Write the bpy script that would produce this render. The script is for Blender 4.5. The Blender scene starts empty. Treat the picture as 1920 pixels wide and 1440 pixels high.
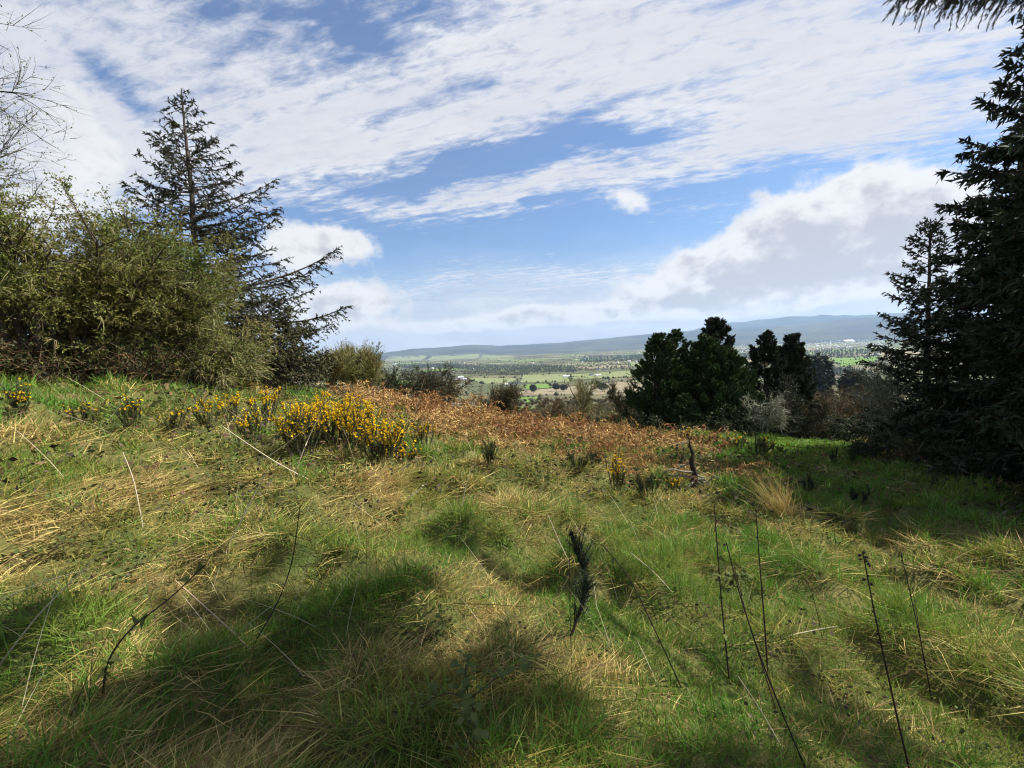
import bpy, math, random
import numpy as np

# ------------------------------------------------------------------ camera, world, sun, exposure
SC = bpy.context.scene
COL = SC.collection
R = math.radians
F = 1920 * 16 / 36.0                      # focal length in photo pixels
EYE = np.array([0.0, 0.0, 1.6])
PITCH, ROLL = R(4.4), R(2.5)
SUN_AZ, SUN_EL = R(83), R(47)             # azimuth measured from the view direction (+Y) towards +X

f0 = np.array([0, math.cos(PITCH), -math.sin(PITCH)])
r0 = np.array([1.0, 0, 0])
u0 = np.array([0, math.sin(PITCH), math.cos(PITCH)])
RT = r0 * math.cos(ROLL) - u0 * math.sin(ROLL)
UP = u0 * math.cos(ROLL) + r0 * math.sin(ROLL)

cam_d = bpy.data.cameras.new('camera')
cam_d.sensor_width = 36; cam_d.lens = 16
cam_d.clip_start = 0.05; cam_d.clip_end = 60000
cam = bpy.data.objects.new('camera', cam_d); COL.objects.link(cam)
from mathutils import Matrix, Vector
m = Matrix.Identity(4)
for i in range(3):
    m[i][0] = RT[i]; m[i][1] = UP[i]; m[i][2] = -f0[i]; m[i][3] = EYE[i]
cam.matrix_world = m
SC.camera = cam

SC.view_settings.view_transform = 'Standard'
SC.view_settings.look = 'None'
SC.view_settings.exposure = 0.95
SC.view_settings.gamma = 1.0
SC.view_settings.use_curve_mapping = False
SC.render.engine = 'CYCLES'
SC.cycles.use_denoising = True
SC.cycles.max_bounces = 4
SC.cycles.diffuse_bounces = 2
SC.cycles.transmission_bounces = 3
SC.cycles.volume_bounces = 1
SC.cycles.use_adaptive_sampling = True
SC.cycles.filter_width = 1.1

sl = bpy.data.lights.new('sun', 'SUN'); sl.energy = 5.0; sl.angle = R(0.53); sl.color = (1.0, 0.95, 0.86)
so = bpy.data.objects.new('sun', sl); COL.objects.link(so)
sd = Vector((math.sin(SUN_AZ) * math.cos(SUN_EL), math.cos(SUN_AZ) * math.cos(SUN_EL), math.sin(SUN_EL)))
so.rotation_euler = sd.to_track_quat('Z', 'Y').to_euler()
so.location = (0, 0, 60)


def ray(px, py):
    d = f0 + RT * ((px - 960) / F) + UP * ((720 - py) / F)
    return d


def azel(px, py):
    d = ray(px, py); d = d / np.linalg.norm(d)
    return math.degrees(math.atan2(d[0], d[1])), math.degrees(math.asin(d[2]))


class S:
    """a node socket with arithmetic"""
    nt = None

    def __init__(self, s): self.s = s

    @staticmethod
    def math(op, *a):
        n = S.nt.nodes.new('ShaderNodeMath'); n.operation = op
        for i, v in enumerate(a):
            if isinstance(v, S): S.nt.links.new(v.s, n.inputs[i])
            else: n.inputs[i].default_value = v
        return S(n.outputs[0])

    def __add__(self, o): return S.math('ADD', self, o)
    __radd__ = __add__
    def __sub__(self, o): return S.math('SUBTRACT', self, o)
    def __rsub__(self, o): return S.math('SUBTRACT', o, self)
    def __mul__(self, o): return S.math('MULTIPLY', self, o)
    __rmul__ = __mul__
    def __truediv__(self, o): return S.math('DIVIDE', self, o)


def mad(a, b, c): return S.math('MULTIPLY_ADD', a, b, c)


def smooth(x, a, b, lo=0.0, hi=1.0):
    n = S.nt.nodes.new('ShaderNodeMapRange'); n.interpolation_type = 'SMOOTHSTEP'
    S.nt.links.new(x.s, n.inputs[0])
    for i, v in zip((1, 2, 3, 4), (a, b, lo, hi)): n.inputs[i].default_value = v
    return S(n.outputs[0])


def comb(x, y, z=0.0):
    n = S.nt.nodes.new('ShaderNodeCombineXYZ')
    for i, v in enumerate((x, y, z)):
        if isinstance(v, S): S.nt.links.new(v.s, n.inputs[i])
        else: n.inputs[i].default_value = v
    return S(n.outputs[0])


def noise(vec, scale, detail=6, rough=0.55, lac=2.0, dist=0.0):
    n = S.nt.nodes.new('ShaderNodeTexNoise')
    if vec is not None: S.nt.links.new(vec.s, n.inputs['Vector'])
    n.inputs['Scale'].default_value = scale; n.inputs['Detail'].default_value = detail
    n.inputs['Roughness'].default_value = rough; n.inputs['Lacunarity'].default_value = lac
    n.inputs['Distortion'].default_value = dist
    return S(n.outputs[0])


def mixc(fac, a, b):
    n = S.nt.nodes.new('ShaderNodeMix'); n.data_type = 'RGBA'; n.clamp_factor = True
    if isinstance(fac, S): S.nt.links.new(fac.s, n.inputs[0])
    else: n.inputs[0].default_value = fac
    for i, v in ((6, a), (7, b)):
        if isinstance(v, S): S.nt.links.new(v.s, n.inputs[i])
        else: n.inputs[i].default_value = (*v, 1) if len(v) == 3 else v
    return S(n.outputs[2])


def build_world():
    w = bpy.data.worlds.new('World'); SC.world = w; w.use_nodes = True
    nt = w.node_tree; S.nt = nt; nt.nodes.clear()
    out = nt.nodes.new('ShaderNodeOutputWorld'); bg = nt.nodes.new('ShaderNodeBackground')
    nt.links.new(bg.outputs[0], out.inputs[0]); STR = 0.053
    bg.inputs[1].default_value = STR
    sky = nt.nodes.new('ShaderNodeTexSky'); sky.sky_type = 'NISHITA'; sky.sun_disc = False
    sky.sun_elevation = SUN_EL; sky.sun_rotation = SUN_AZ
    sky.air_density = 1.0; sky.dust_density = 0.6; sky.ozone_density = 2.0
    tc = nt.nodes.new('ShaderNodeTexCoord')
    sep = nt.nodes.new('ShaderNodeSeparateXYZ'); nt.links.new(tc.outputs['Generated'], sep.inputs[0])
    x, y, z = (S(o) for o in sep.outputs)
    az = S.math('ARCTAN2', x, y) * (180 / math.pi)
    el = S.math('ARCSINE', z) * (180 / math.pi)
    zz = S.math('MAXIMUM', z, 0.0) + 0.07
    # planar (cloud deck) coordinates, turned so that the streaks run along the first axis
    def pl(px, py):
        d = ray(px, py); d = d / np.linalg.norm(d); return d[:2] / (d[2] + 0.07)
    a_, b_ = pl(620, 425), pl(1260, 312)
    t = (b_ - a_) / np.linalg.norm(b_ - a_)
    X, Y = x / zz, y / zz
    U = X * float(t[0]) + Y * float(t[1])
    V = X * float(-t[1]) + Y * float(t[0])

    def ell(lst, A, E, base):
        acc = base
        for (cx, cy, rx, ry, ang, wt) in lst:
            c = np.array(azel(cx, cy)); ca, sa = math.cos(R(ang)), math.sin(R(ang))
            e1 = np.array(azel(cx + rx * ca, cy - rx * sa)) - c
            e2 = np.array(azel(cx + ry * sa, cy + ry * ca)) - c
            Mi = np.linalg.inv(np.stack([e1, e2], 1))
            k = -Mi @ c
            p = mad(A, float(Mi[0, 0]), mad(E, float(Mi[0, 1]), float(k[0])))
            q = mad(A, float(Mi[1, 0]), mad(E, float(Mi[1, 1]), float(k[1])))
            s = mad(p, p, q * q)
            acc = mad(S.math('POWER', 0.3679, s), wt, acc)
        return acc

    # ---- high layer: altocumulus sheet and streaks
    w1 = noise(comb(az, el), 0.05, 3, 0.5); w2 = noise(comb(az + 70.0, el), 0.06, 3, 0.5)
    azw = az + (w1 - 0.5) * 14.0; elw = el + (w2 - 0.5) * 9.0
    hi = [(700, 210, 430, 95, 18, .34), (1050, 170, 430, 90, 20, .27), (1560, 150, 420, 140, 8, .36),
          (90, 290, 200, 200, 0, .55), (120, 40, 240, 80, 0, .3), (960, 365, 400, 18, 11, .5), (560, 310, 160, 60, 10, .4),
          (1480, 245, 260, 50, 6, .4), (1150, 50, 400, 90, 0, .2), (400, 130, 160, 60, -30, .2),
          (650, 60, 90, 40, -25, -.32), (430, 15, 110, 26, -20, -.26), (880, 150, 75, 18, 20, -.4),
          (745, 212, 110, 12, 16, -.4), (800, 15, 100, 30, 0, -.25), (225, 140, 115, 26, -48, -.4),
          (860, 322, 330, 32, 13, -.6), (850, 455, 400, 50, 7, -.55), (560, 410, 120, 34, 10, -.4), (1560, 318, 300, 22, 9, -.5), (1130, 265, 130, 22, 14, -.4),
          (1180, 430, 220, 60, 5, -.35), (620, 620, 300, 20, 0, -.2)]
    cov = ell(hi, azw, elw, 0.40)
    nA = noise(comb(U * 0.5, V), 1.5, 8, 0.6, 2.1, 0.3)
    nF = noise(comb(U * 0.8, V * 1.6), 11.0, 6, 0.64, 2.1, 0.35)
    nR = noise(comb(U * 0.16, V * 1.9), 5.0, 5, 0.62)
    dA = cov + (nA - 0.5) * 1.15 + (nF - 0.5) * 1.35 + (nR - 0.5) * 1.1
    aA = smooth(dA, 0.08, 0.86)
    thick = smooth(dA, 0.55, 1.15)
    cA = mixc(thick, (8.6, 8.7, 9.1), (7.6, 7.65, 8.05))
    cA = mixc(smooth(nF, 0.25, 0.65), (6.3, 6.5, 7.3), cA)
    cA = mixc(smooth(nA, 0.35, 0.6), (6.9, 7.1, 7.8), cA)
    # ---- low layer: cumulus
    lo = [(1500, 440, 190, 95, 14, .95), (1290, 520, 160, 48, 8, .8), (1690, 400, 190, 110, 0, .95),
          (1850, 520, 300, 60, 0, .6), (1185, 371, 60, 34, 8, .85), (640, 455, 100, 36, -4, .85), (560, 470, 90, 40, 0, .7), (680, 568, 90, 40, 0, .85),
          (590, 590, 110, 50, 0, .8), (955, 596, 55, 18, 4, .6), (1180, 578, 260, 26, 6, .75), (1000, 600, 160, 18, 4, .6), (1420, 505, 200, 60, 10, .7), (1560, 560, 380, 22, 5, .6),
          (790, 612, 90, 14, 0, .5), (120, 330, 170, 190, 0, .55), (-300, 420, 300, 100, 0, .7)]
    nB = noise(comb(az, el * 1.35), 0.16, 7, 0.56, 2.1, 0.15)
    nB2 = noise(comb(az - 1.2, el * 1.35 - 1.1), 0.16, 5, 0.56, 2.1, 0.15)
    nC = noise(comb(az, el * 1.3), 0.55, 5, 0.55)
    covB = ell(lo, az + (w1 - 0.5) * 6.0, el + (w2 - 0.5) * 4.0, 0.0)
    dB = covB + (nB - 0.5) * 1.3 + (nC - 0.5) * 0.55
    aB = smooth(dB, 0.30, 0.66)
    base = ell([(1620, 500, 300, 45, 8, 1.0), (1330, 552, 190, 20, 8, .8), (1480, 430, 110, 50, 10, .6), (660, 480, 110, 14, -5, .7), (690, 595, 90, 14, 0, .6), (1720, 420, 120, 60, 0, .5)],
               az + (w1 - 0.5) * 6.0, el + (w2 - 0.5) * 4.0, 0.0)
    core = smooth(dB, 0.5, 1.7) * 0.5 + smooth(base, 0.1, 1.0) * 0.55
    relief = (nB - nB2) * 2.6 + (nC - 0.5) * 0.9
    g_ = smooth(core * 1.25 + relief, 0.0, 1.05)
    cB = mixc(g_, (8.9, 8.9, 9.0), (5.7, 5.8, 6.4))
    # ---- pale air towards the horizon
    hz = smooth(el + (w1 - 0.5) * 8.0, 0.5, 14.0, 0.95, 0.1)
    skyc = S(sky.outputs[0])
    tint = nt.nodes.new('ShaderNodeMix'); tint.data_type = 'RGBA'; tint.blend_type = 'MULTIPLY'; tint.inputs[0].default_value = 1
    nt.links.new(skyc.s, tint.inputs[6]); tint.inputs[7].default_value = (0.88, 1.16, 1.45, 1)
    nH = noise(comb(az * 0.35, el * 1.5), 0.22, 6, 0.6, 2.0, 0.4)
    pale = mixc(smooth(nH, 0.35, 0.68), (6.0, 6.3, 7.1), (8.0, 8.05, 8.3))
    c = mixc(hz, S(tint.outputs[2]), pale)
    c = mixc(aA * smooth(el, 1.0, 9.0), c, cA)
    c = mixc(aB * smooth(el, 0.0, 3.0), c, cB)
    nt.links.new(c.s, bg.inputs[0])
    w.cycles.sampling_method = 'MANUAL'; w.cycles.sample_map_resolution = 512


build_world()

# ------------------------------------------------------------------ numeric helpers
RNG = np.random.default_rng(7)


def vnoise(x, y, seed=0):
    x = np.asarray(x, float); y = np.asarray(y, float)
    xi = np.floor(x).astype(np.int64); yi = np.floor(y).astype(np.int64)
    fx = x - xi; fy = y - yi
    fx = fx * fx * (3 - 2 * fx); fy = fy * fy * (3 - 2 * fy)

    def h(a, b):
        n = (a * 374761393 + b * 668265263 + seed * 974634777) & 0xffffffff
        n = ((n ^ (n >> 13)) * 1274126177) & 0xffffffff
        return ((n ^ (n >> 16)) & 0xffff) / 65535.0
    return (h(xi, yi) * (1 - fx) + h(xi + 1, yi) * fx) * (1 - fy) + (h(xi, yi + 1) * (1 - fx) + h(xi + 1, yi + 1) * fx) * fy


def fbm(x, y, oct=4, seed=0):
    s = 0; a = 0.5; k = 1.0; t = 0
    for i in range(oct):
        s = s + a * vnoise(x * k + 17.3 * i, y * k - 9.1 * i, seed + i); t += a; a *= 0.5; k *= 2.03
    return s / t


def sstep(x, a, b):
    t = np.clip((np.asarray(x, float) - a) / (b - a), 0, 1); return t * t * (3 - 2 * t)


def unit(v): return v / np.maximum(np.linalg.norm(v, axis=-1, keepdims=True), 1e-9)


def P_at(px, py, Y):
    d = ray(px, py); return EYE + d * (Y / d[1])


# ------------------------------------------------------------------ terrain height
_cp = [(0, 0, 0), (0, -4, .1), (-4, -2, .5), (4, -2, -.5), (-2, 1.6, .2), (2, 1.6, -.22), (0, 2.2, -.02), (-8, 0, 1.0), (8, 0, -1.0), (0, -15, .5), (-15, -10, 2), (15, -10, -1.8)]
_ip = [(960, 1000, 4.6), (960, 880, 9), (960, 806, 19), (960, 797, 24), (850, 782, 22.5), (100, 712, 11), (300, 716, 13), (500, 728, 16), (0, 860, 5.2),
       (700, 758, 20), (1300, 900, 9.5), (1300, 812, 22), (1600, 846, 20), (1800, 905, 11), (1900, 1050, 5.6), (1600, 1050, 5.4), (1300, 1040, 4.7),
       (-200, 700, 9), (2200, 930, 8), (1150, 814, 23), (300, 950, 4.4)]
CP = np.array([list(c) for c in _cp] + [list(P_at(*c)) for c in _ip])


def _phi(r): return np.where(r > 1e-9, r * r * np.log(np.maximum(r, 1e-9)), 0)


_n = len(CP); _d = np.linalg.norm(CP[:, None, :2] - CP[None, :, :2], axis=2)
_A = np.zeros((_n + 3, _n + 3)); _A[:_n, :_n] = _phi(_d) + np.eye(_n) * 2.0
_A[:_n, _n] = 1; _A[:_n, _n + 1:] = CP[:, :2]; _A[_n, :_n] = 1; _A[_n + 1:, :_n] = CP[:, :2].T
_w = np.linalg.solve(_A, np.concatenate([CP[:, 2], [0, 0, 0]]))
_FR = np.array([0, 30, 60, 100, 200, 400, 700, 1000, 1500, 3000, 8000, 40000], float)
_FZ = np.array([-1, -5.5, -10, -16.2, -30, -55, -82, -96, -103, -106, -108, -108], float) + 1.6
_RP = [(300, 672), (600, 667), (720, 661.5), (773, 654), (833, 650.5), (887, 646.5), (933, 648.5), (1000, 645.5), (1067, 641.5), (1167, 631.5), (1217, 627.5),
       (1367, 618), (1433, 614.5), (1533, 605), (1617, 597), (1680, 593), (1800, 590), (1920, 596)]
_RA = np.array([math.atan2(ray(*p)[0], ray(*p)[1]) for p in _RP])
_RE = np.array([ray(*p)[2] / math.hypot(ray(*p)[0], ray(*p)[1]) for p in _RP])


def tuss(x, y): return sstep(fbm(x * 1.7 + 3, y * 1.7, 2, 19), .4, .72)


def height(x, y):
    x = np.atleast_1d(np.asarray(x, float)); y = np.atleast_1d(np.asarray(y, float))
    r = np.hypot(x, y)
    xn = np.clip(x, -34, 34); yn = np.clip(y, -20, 34)
    near = np.full(x.shape, _w[_n]) + _w[_n + 1] * xn + _w[_n + 2] * yn
    near_mask = r < 140
    if near_mask.any():
        q = _phi(np.hypot(xn[near_mask][:, None] - CP[:, 0], yn[near_mask][:, None] - CP[:, 1]))
        near[near_mask] += q @ _w[:_n]
    hum = (fbm(x * 0.8, y * 0.8, 2, 3) - .5) * .34 + (fbm(x * 2.3, y * 2.3, 2, 9) - .5) * .16 + (tuss(x, y) - .4) * .28
    near = near + hum * np.clip(r / 2.5, .3, 1)
    rr = np.maximum(r, 0) + (fbm(x / 160, y / 160, 3, 21) - .5) * np.clip(r - 60, 0, 500) * .3
    far = np.interp(rr, _FR, _FZ) + (fbm(x / 900, y / 900, 4, 5) - .5) * 26 * sstep(r, 500, 3000)
    # rising ground towards the hills and the ridge itself
    az = np.arctan2(x, y)
    top = np.interp(az, _RA, _RE) * 13000 + 1.6
    top = top + (fbm(az * 60, az * 0 + 3, 4, 31) - .5) * 22
    far = far + (108 + top) * sstep(r, 7000, 13000) ** 1.25 - (fbm(x / 1500, y / 1500, 4, 8) - .5) * 150 * sstep(r, 7500, 9500) * sstep(-r, -13000, -11500)
    far = np.where(r > 13000, far - (r - 13000) * 0.03, far)
    back = sstep(-y, -6, 6)
    t = sstep(r, 23.5, 38) * (1 - back)
    z = near * (1 - t) + far * t
    return z


def hz(x, y): return float(height(x, y)[0])


def at(px, py, tmax=16000):
    d = ray(px, py); lo, hi = 1.0, float(tmax)
    for n in (220, 40, 40):
        ts = np.exp(np.linspace(math.log(lo), math.log(hi), n)); P = EYE + d * ts[:, None]
        below = P[:, 2] < height(P[:, 0], P[:, 1])
        if not below.any(): return P[-1]
        i = int(np.argmax(below)); lo, hi = ts[max(i - 1, 0)], ts[i]
        if i == 0: break
    p = EYE + d * hi
    return np.array([p[0], p[1], hz(p[0], p[1])])


def stand(px, py_top, Y):
    """a spot on the terrain under the photo point (px, py_top) at depth Y, and the height up to that point"""
    p = P_at(px, py_top, Y); z = hz(p[0], p[1])
    return np.array([p[0], p[1], z]), p[2] - z


# ------------------------------------------------------------------ object helpers
def tag(o, label=None, cat=None, group=None, kind=None):
    if label: o['label'] = label
    if cat: o['category'] = cat
    if group: o['group'] = group
    if kind: o['kind'] = kind
    return o


def thing(name, label, cat, loc=(0, 0, 0), group=None, rz=0):
    o = bpy.data.objects.new(name, None); COL.objects.link(o)
    o.empty_display_size = 0.1
    o.location = tuple(float(v) for v in loc); o.rotation_euler = (0, 0, rz)
    return tag(o, label, cat, group)


STUFF_PARTS = {'crown', 'twigs', 'branches', 'needles', 'foliage', 'flowers', 'spines', 'shoots', 'seed_heads', 'stems', 'canes', 'blades', 'leaves'}


class Geo:
    def __init__(self): self.V = []; self.Q = []; self.T = []; self.n = 0; self.C = []

    def add(self, V, Q=None, T=None):
        V = np.asarray(V, np.float32).reshape(-1, 3)
        if Q is not None and len(Q): self.Q.append(np.asarray(Q, np.int64).reshape(-1, 4) + self.n)
        if T is not None and len(T): self.T.append(np.asarray(T, np.int64).reshape(-1, 3) + self.n)
        self.V.append(V); self.n += len(V)
        return self

    def mesh(self, name, mat, smooth_=False):
        V = np.concatenate(self.V) if self.V else np.zeros((0, 3), np.float32)
        Q = np.concatenate(self.Q) if self.Q else np.zeros((0, 4), np.int64)
        T = np.concatenate(self.T) if self.T else np.zeros((0, 3), np.int64)
        me = bpy.data.meshes.new(name)
        me.vertices.add(len(V)); me.vertices.foreach_set('co', V.ravel())
        nl = Q.size + T.size
        me.loops.add(nl); me.loops.foreach_set('vertex_index', np.concatenate([Q.ravel(), T.ravel()]).astype(np.int32))
        me.polygons.add(len(Q) + len(T))
        st = np.concatenate([np.arange(len(Q)) * 4, Q.size + np.arange(len(T)) * 3]).astype(np.int32)
        me.polygons.foreach_set('loop_start', st)
        if smooth_: me.polygons.foreach_set('use_smooth', np.ones(len(Q) + len(T), bool))
        me.update(calc_edges=True)
        if mat is not None: me.materials.append(mat)
        return me

    def obj(self, name, mat, parent=None, smooth_=False):
        o = bpy.data.objects.new(name, self.mesh(name, mat, smooth_)); COL.objects.link(o)
        if parent is not None: o.parent = parent
        if name in STUFF_PARTS: o['kind'] = 'stuff'
        return o


def randu(rng, n): return unit(rng.normal(size=(n, 3)))


def ribbons(g, P, W, rng, side=None):
    """tapered flat strips along polylines P (N,K,3) with half-widths W (N,K)"""
    N, K, _ = P.shape
    T = np.empty_like(P); T[:, 1:-1] = P[:, 2:] - P[:, :-2]; T[:, 0] = P[:, 1] - P[:, 0]; T[:, -1] = P[:, -1] - P[:, -2]
    if side is None: side = randu(rng, N)
    Sd = unit(np.cross(T, side[:, None, :]))
    W = np.broadcast_to(W, (N, K)); Bd = np.stack([P[:, :-1] - Sd[:, :-1] * W[:, :-1, None], P[:, :-1] + Sd[:, :-1] * W[:, :-1, None]], 2).reshape(N, 2 * K - 2, 3)
    V = np.concatenate([Bd, P[:, -1:]], 1); st = 2 * K - 1
    b0 = np.arange(N)[:, None] * st; b = b0 + np.arange(K - 2)[None] * 2
    Q = np.stack([b, b + 1, b + 3, b + 2], -1).reshape(-1, 4) if K > 2 else None
    T3 = np.concatenate([b0 + 2 * K - 4, b0 + 2 * K - 3, b0 + 2 * K - 2], 1)
    return g.add(V.reshape(-1, 3), Q, T3)


def tubes(g, P, W, s=5):
    N, K, _ = P.shape
    T = np.empty_like(P); T[:, 1:-1] = P[:, 2:] - P[:, :-2]; T[:, 0] = P[:, 1] - P[:, 0]; T[:, -1] = P[:, -1] - P[:, -2]
    T = unit(T); ref = np.where(np.abs(T[..., 2:3]) > .9, np.array([1., 0, 0]), np.array([0, 0, 1.]))
    A = unit(np.cross(T, ref)); B = np.cross(T, A)
    an = np.arange(s) * 2 * math.pi / s
    V = P[:, :, None] + (A[:, :, None] * np.cos(an)[None, None, :, None] + B[:, :, None] * np.sin(an)[None, None, :, None]) * W[:, :, None, None]
    b = (np.arange(N)[:, None, None] * K + np.arange(K - 1)[None, :, None]) * s
    i = np.arange(s)[None, None]; j = (i + 1) % s
    Q = np.stack([b + i, b + j, b + s + j, b + s + i], -1)
    return g.add(V.reshape(-1, 3), Q.reshape(-1, 4))


def diamonds(g, P, D, L, W, rng, wide=0.45, tri=True):
    """leaf / needle-spray shaped faces from points P along unit D"""
    N = len(P); L = np.broadcast_to(L, (N,))[:, None]; W = np.broadcast_to(W, (N,))[:, None]
    sd = unit(np.cross(D, randu(rng, N)))
    if tri:
        V = np.stack([P - D * L * .1 + sd * W, P + D * L, P - sd * W * 1.2 + D * L * .15], 1)
        return g.add(V.reshape(-1, 3), T=np.arange(N * 3).reshape(N, 3))
    V = np.stack([P, P + D * L * wide + sd * W, P + D * L, P + D * L * wide - sd * W], 1)
    Q = np.arange(N * 4).reshape(N, 4)
    return g.add(V.reshape(-1, 3), Q)


def sample(P, idx, s):
    K = P.shape[1]; u = np.clip(s, 0, .9999) * (K - 1); i = u.astype(int); f = (u - i)[:, None]
    a = P[idx, i]; b = P[idx, i + 1]
    return a * (1 - f) + b * f, unit(b - a)


def grow(rng, P, n, lmin, lmax, spread, up=0.0, s0=.25, s1=1.0, K=4, curl=.25, taper=0.0, grav=0.0):
    """n child shoots from the parent polylines P"""
    idx = rng.integers(0, len(P), n); s = rng.uniform(s0, s1, n)
    p, t = sample(P, idx, s)
    d = unit(t + randu(rng, n) * spread + np.array([0, 0, up]))
    L = rng.uniform(lmin, lmax, n) * (1 - taper * s)
    u = np.linspace(0, 1, K)
    c = randu(rng, n) * curl
    c[:, 2] -= grav
    out = p[:, None] + d[:, None] * (L[:, None] * u)[..., None] + c[:, None] * (L[:, None] * u ** 2)[..., None]
    return out


# ------------------------------------------------------------------ materials
def material(name, c1, c2, scale=2.0, rough=.8, trans=0.0, isl=.35, c3=None, big=.25, spec=.15, coord='world', bump=0.0, bscale=20):
    mt = bpy.data.materials.new(name); mt.use_nodes = True; nt = mt.node_tree; S.nt = nt; nt.nodes.clear()
    out = nt.nodes.new('ShaderNodeOutputMaterial'); b = nt.nodes.new('ShaderNodeBsdfPrincipled')
    ge = nt.nodes.new('ShaderNodeNewGeometry')
    pos = S(ge.outputs['Position'])
    if coord == 'object':
        tcn = nt.nodes.new('ShaderNodeTexCoord'); pos = S(tcn.outputs['Object'])
    n1 = noise(pos, scale, 5, .6)
    col = mixc(smooth(n1, .3, .7), c1, c2)
    if c3 is not None:
        n2 = noise(pos, big, 3, .6)
        col = mixc(smooth(n2, .42, .62), col, c3)
    if isl:
        rp = S(ge.outputs['Random Per Island'])
        hsv = nt.nodes.new('ShaderNodeHueSaturation')
        hsv.inputs['Hue'].default_value = .5
        v = mad(rp, isl * 2, 1 - isl)
        nt.links.new(v.s, hsv.inputs['Value']); nt.links.new(col.s, hsv.inputs['Color'])
        h = mad(rp, .04, .48); nt.links.new(h.s, hsv.inputs['Hue'])
        col = S(hsv.outputs[0])
    nt.links.new(col.s, b.inputs['Base Color'])
    b.inputs['Roughness'].default_value = rough
    b.inputs['Specular IOR Level'].default_value = spec
    if bump:
        bn = nt.nodes.new('ShaderNodeBump'); bn.inputs['Strength'].default_value = bump; bn.inputs['Distance'].default_value = .05
        nb = noise(pos, bscale, 6, .6); nt.links.new(nb.s, bn.inputs['Height']); nt.links.new(bn.outputs[0], b.inputs['Normal'])
    sh = b.outputs[0]
    if trans:
        tr = nt.nodes.new('ShaderNodeBsdfTranslucent'); nt.links.new(col.s, tr.inputs[0])
        mx = nt.nodes.new('ShaderNodeMixShader'); mx.inputs[0].default_value = trans
        nt.links.new(b.outputs[0], mx.inputs[1]); nt.links.new(tr.outputs[0], mx.inputs[2]); sh = mx.outputs[0]
    nt.links.new(sh, out.inputs[0])
    return mt


M = {}
M['soil'] = material('field_soil', (.10, .10, .03), (.17, .15, .05), 22, .95, isl=0, c3=(.07, .095, .022), big=.9, bump=1.0, bscale=24)
M['green'] = material('green_grass', (.105, .19, .02), (.20, .26, .04), 3.5, .55, .35, .4, c3=(.09, .21, .022), big=.5, spec=.3)
M['lawn'] = material('short_grass', (.15, .27, .03), (.18, .29, .035), .8, .6, .35, .3, spec=.3)
M['straw'] = material('dry_grass', (.60, .45, .19), (.36, .25, .08), 4.5, .7, .25, .45, c3=(.26, .23, .055), big=.9)
M['moss'] = material('olive_grass', (.30, .27, .06), (.17, .18, .035), 4.0, .7, .25, .4)
M['bracken'] = material('bracken', (.38, .20, .07), (.50, .35, .15), 2.5, .8, .15, .55, c3=(.25, .115, .045), big=.5)
M['stalk'] = material('pale_stalk', (.55, .47, .33), (.45, .37, .24), 6, .7, 0, .15)
M['tan_stalk'] = material('tan_stalk', (.42, .29, .18), (.36, .24, .15), 6, .7, 0, .15)
M['dark_stem'] = material('dark_stem', (.03, .022, .018), (.05, .03, .025), 8, .6, 0, .2)
M['bark'] = material('bark', (.07, .055, .042), (.11, .09, .068), 7, .9, 0, 0, bump=.6, bscale=25)
M['pale_bark'] = material('pale_bark', (.26, .24, .19), (.16, .14, .105), 7, .9, 0, .2)
M['lichen'] = material('lichen_twig', (.30, .29, .22), (.19, .19, .12), 5, .9, 0, .3)
M['twig'] = material('willow_twig', (.22, .185, .085), (.30, .25, .13), 1.5, .8, 0, .4, c3=(.13, .13, .045), big=.5)
M['pale_twig'] = material('pale_twig', (.30, .25, .15), (.22, .19, .11), 2, .8, 0, .35)
M['brown_twig'] = material('brown_twig', (.15, .10, .055), (.11, .085, .045), 1.5, .85, 0, .4)
M['dark_twig'] = material('dark_twig', (.055, .045, .032), (.075, .06, .04), 2, .85, 0, .35)
M['willow_leaf'] = material('willow_leaf', (.15, .145, .03), (.19, .17, .04), 1.2, .65, .3, .45, c3=(.105, .135, .025), big=.6)
M['spring_leaf'] = material('spring_leaf', (.15, .20, .035), (.11, .16, .03), 1.5, .6, .35, .35)
M['ivy'] = material('ivy_leaf', (.03, .042, .015), (.05, .06, .02), 2, .5, .15, .4)
M['spruce'] = material('spruce_needles', (.036, .042, .020), (.05, .05, .025), 1.5, .75, .1, .4)
M['spruce_olive'] = material('olive_needles', (.085, .085, .035), (.065, .07, .03), 1.2, .75, .1, .4)
M['spruce_dark'] = material('dark_needles', (.026, .033, .018), (.038, .044, .024), 1.2, .75, .1, .4)
M['cypress'] = material('cypress_scales', (.034, .06, .018), (.052, .078, .025), 1.5, .7, .1, .45)
M['hedge_leaf'] = material('hedge_leaf', (.03, .042, .016), (.045, .055, .022), 2, .6, .15, .45)
M['bramble'] = material('bramble_leaf', (.07, .095, .028), (.11, .12, .04), 8, .75, .25, .4, spec=.05)
M['gorse'] = material('gorse_spines', (.05, .065, .022), (.075, .085, .03), 3, .7, .1, .4)
M['gorse_dark'] = material('young_gorse_spines', (.022, .034, .017), (.036, .05, .025), 12, .7, .05, .4)
M['flower'] = material('gorse_flower', (.88, .55, .010), (.92, .65, .02), 6, .6, .3, .2)
M['litter'] = material('brown_litter', (.09, .05, .027), (.17, .11, .055), 2, .9, 0, .5)
M['far_conifer'] = material('plantation', (.022, .032, .018), (.035, .045, .024), .01, .9, 0, .4)
M['far_tree'] = material('far_broadleaf', (.07, .07, .035), (.095, .085, .045), .01, .9, 0, .4)
M['hedgerow'] = material('hedgerow', (.045, .055, .025), (.07, .07, .035), .01, .9, 0, .4)
M['scrub'] = material('scrub_twig', (.15, .12, .06), (.12, .11, .05), .04, .9, 0, .35, c3=(.13, .085, .04), big=.012)
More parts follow.
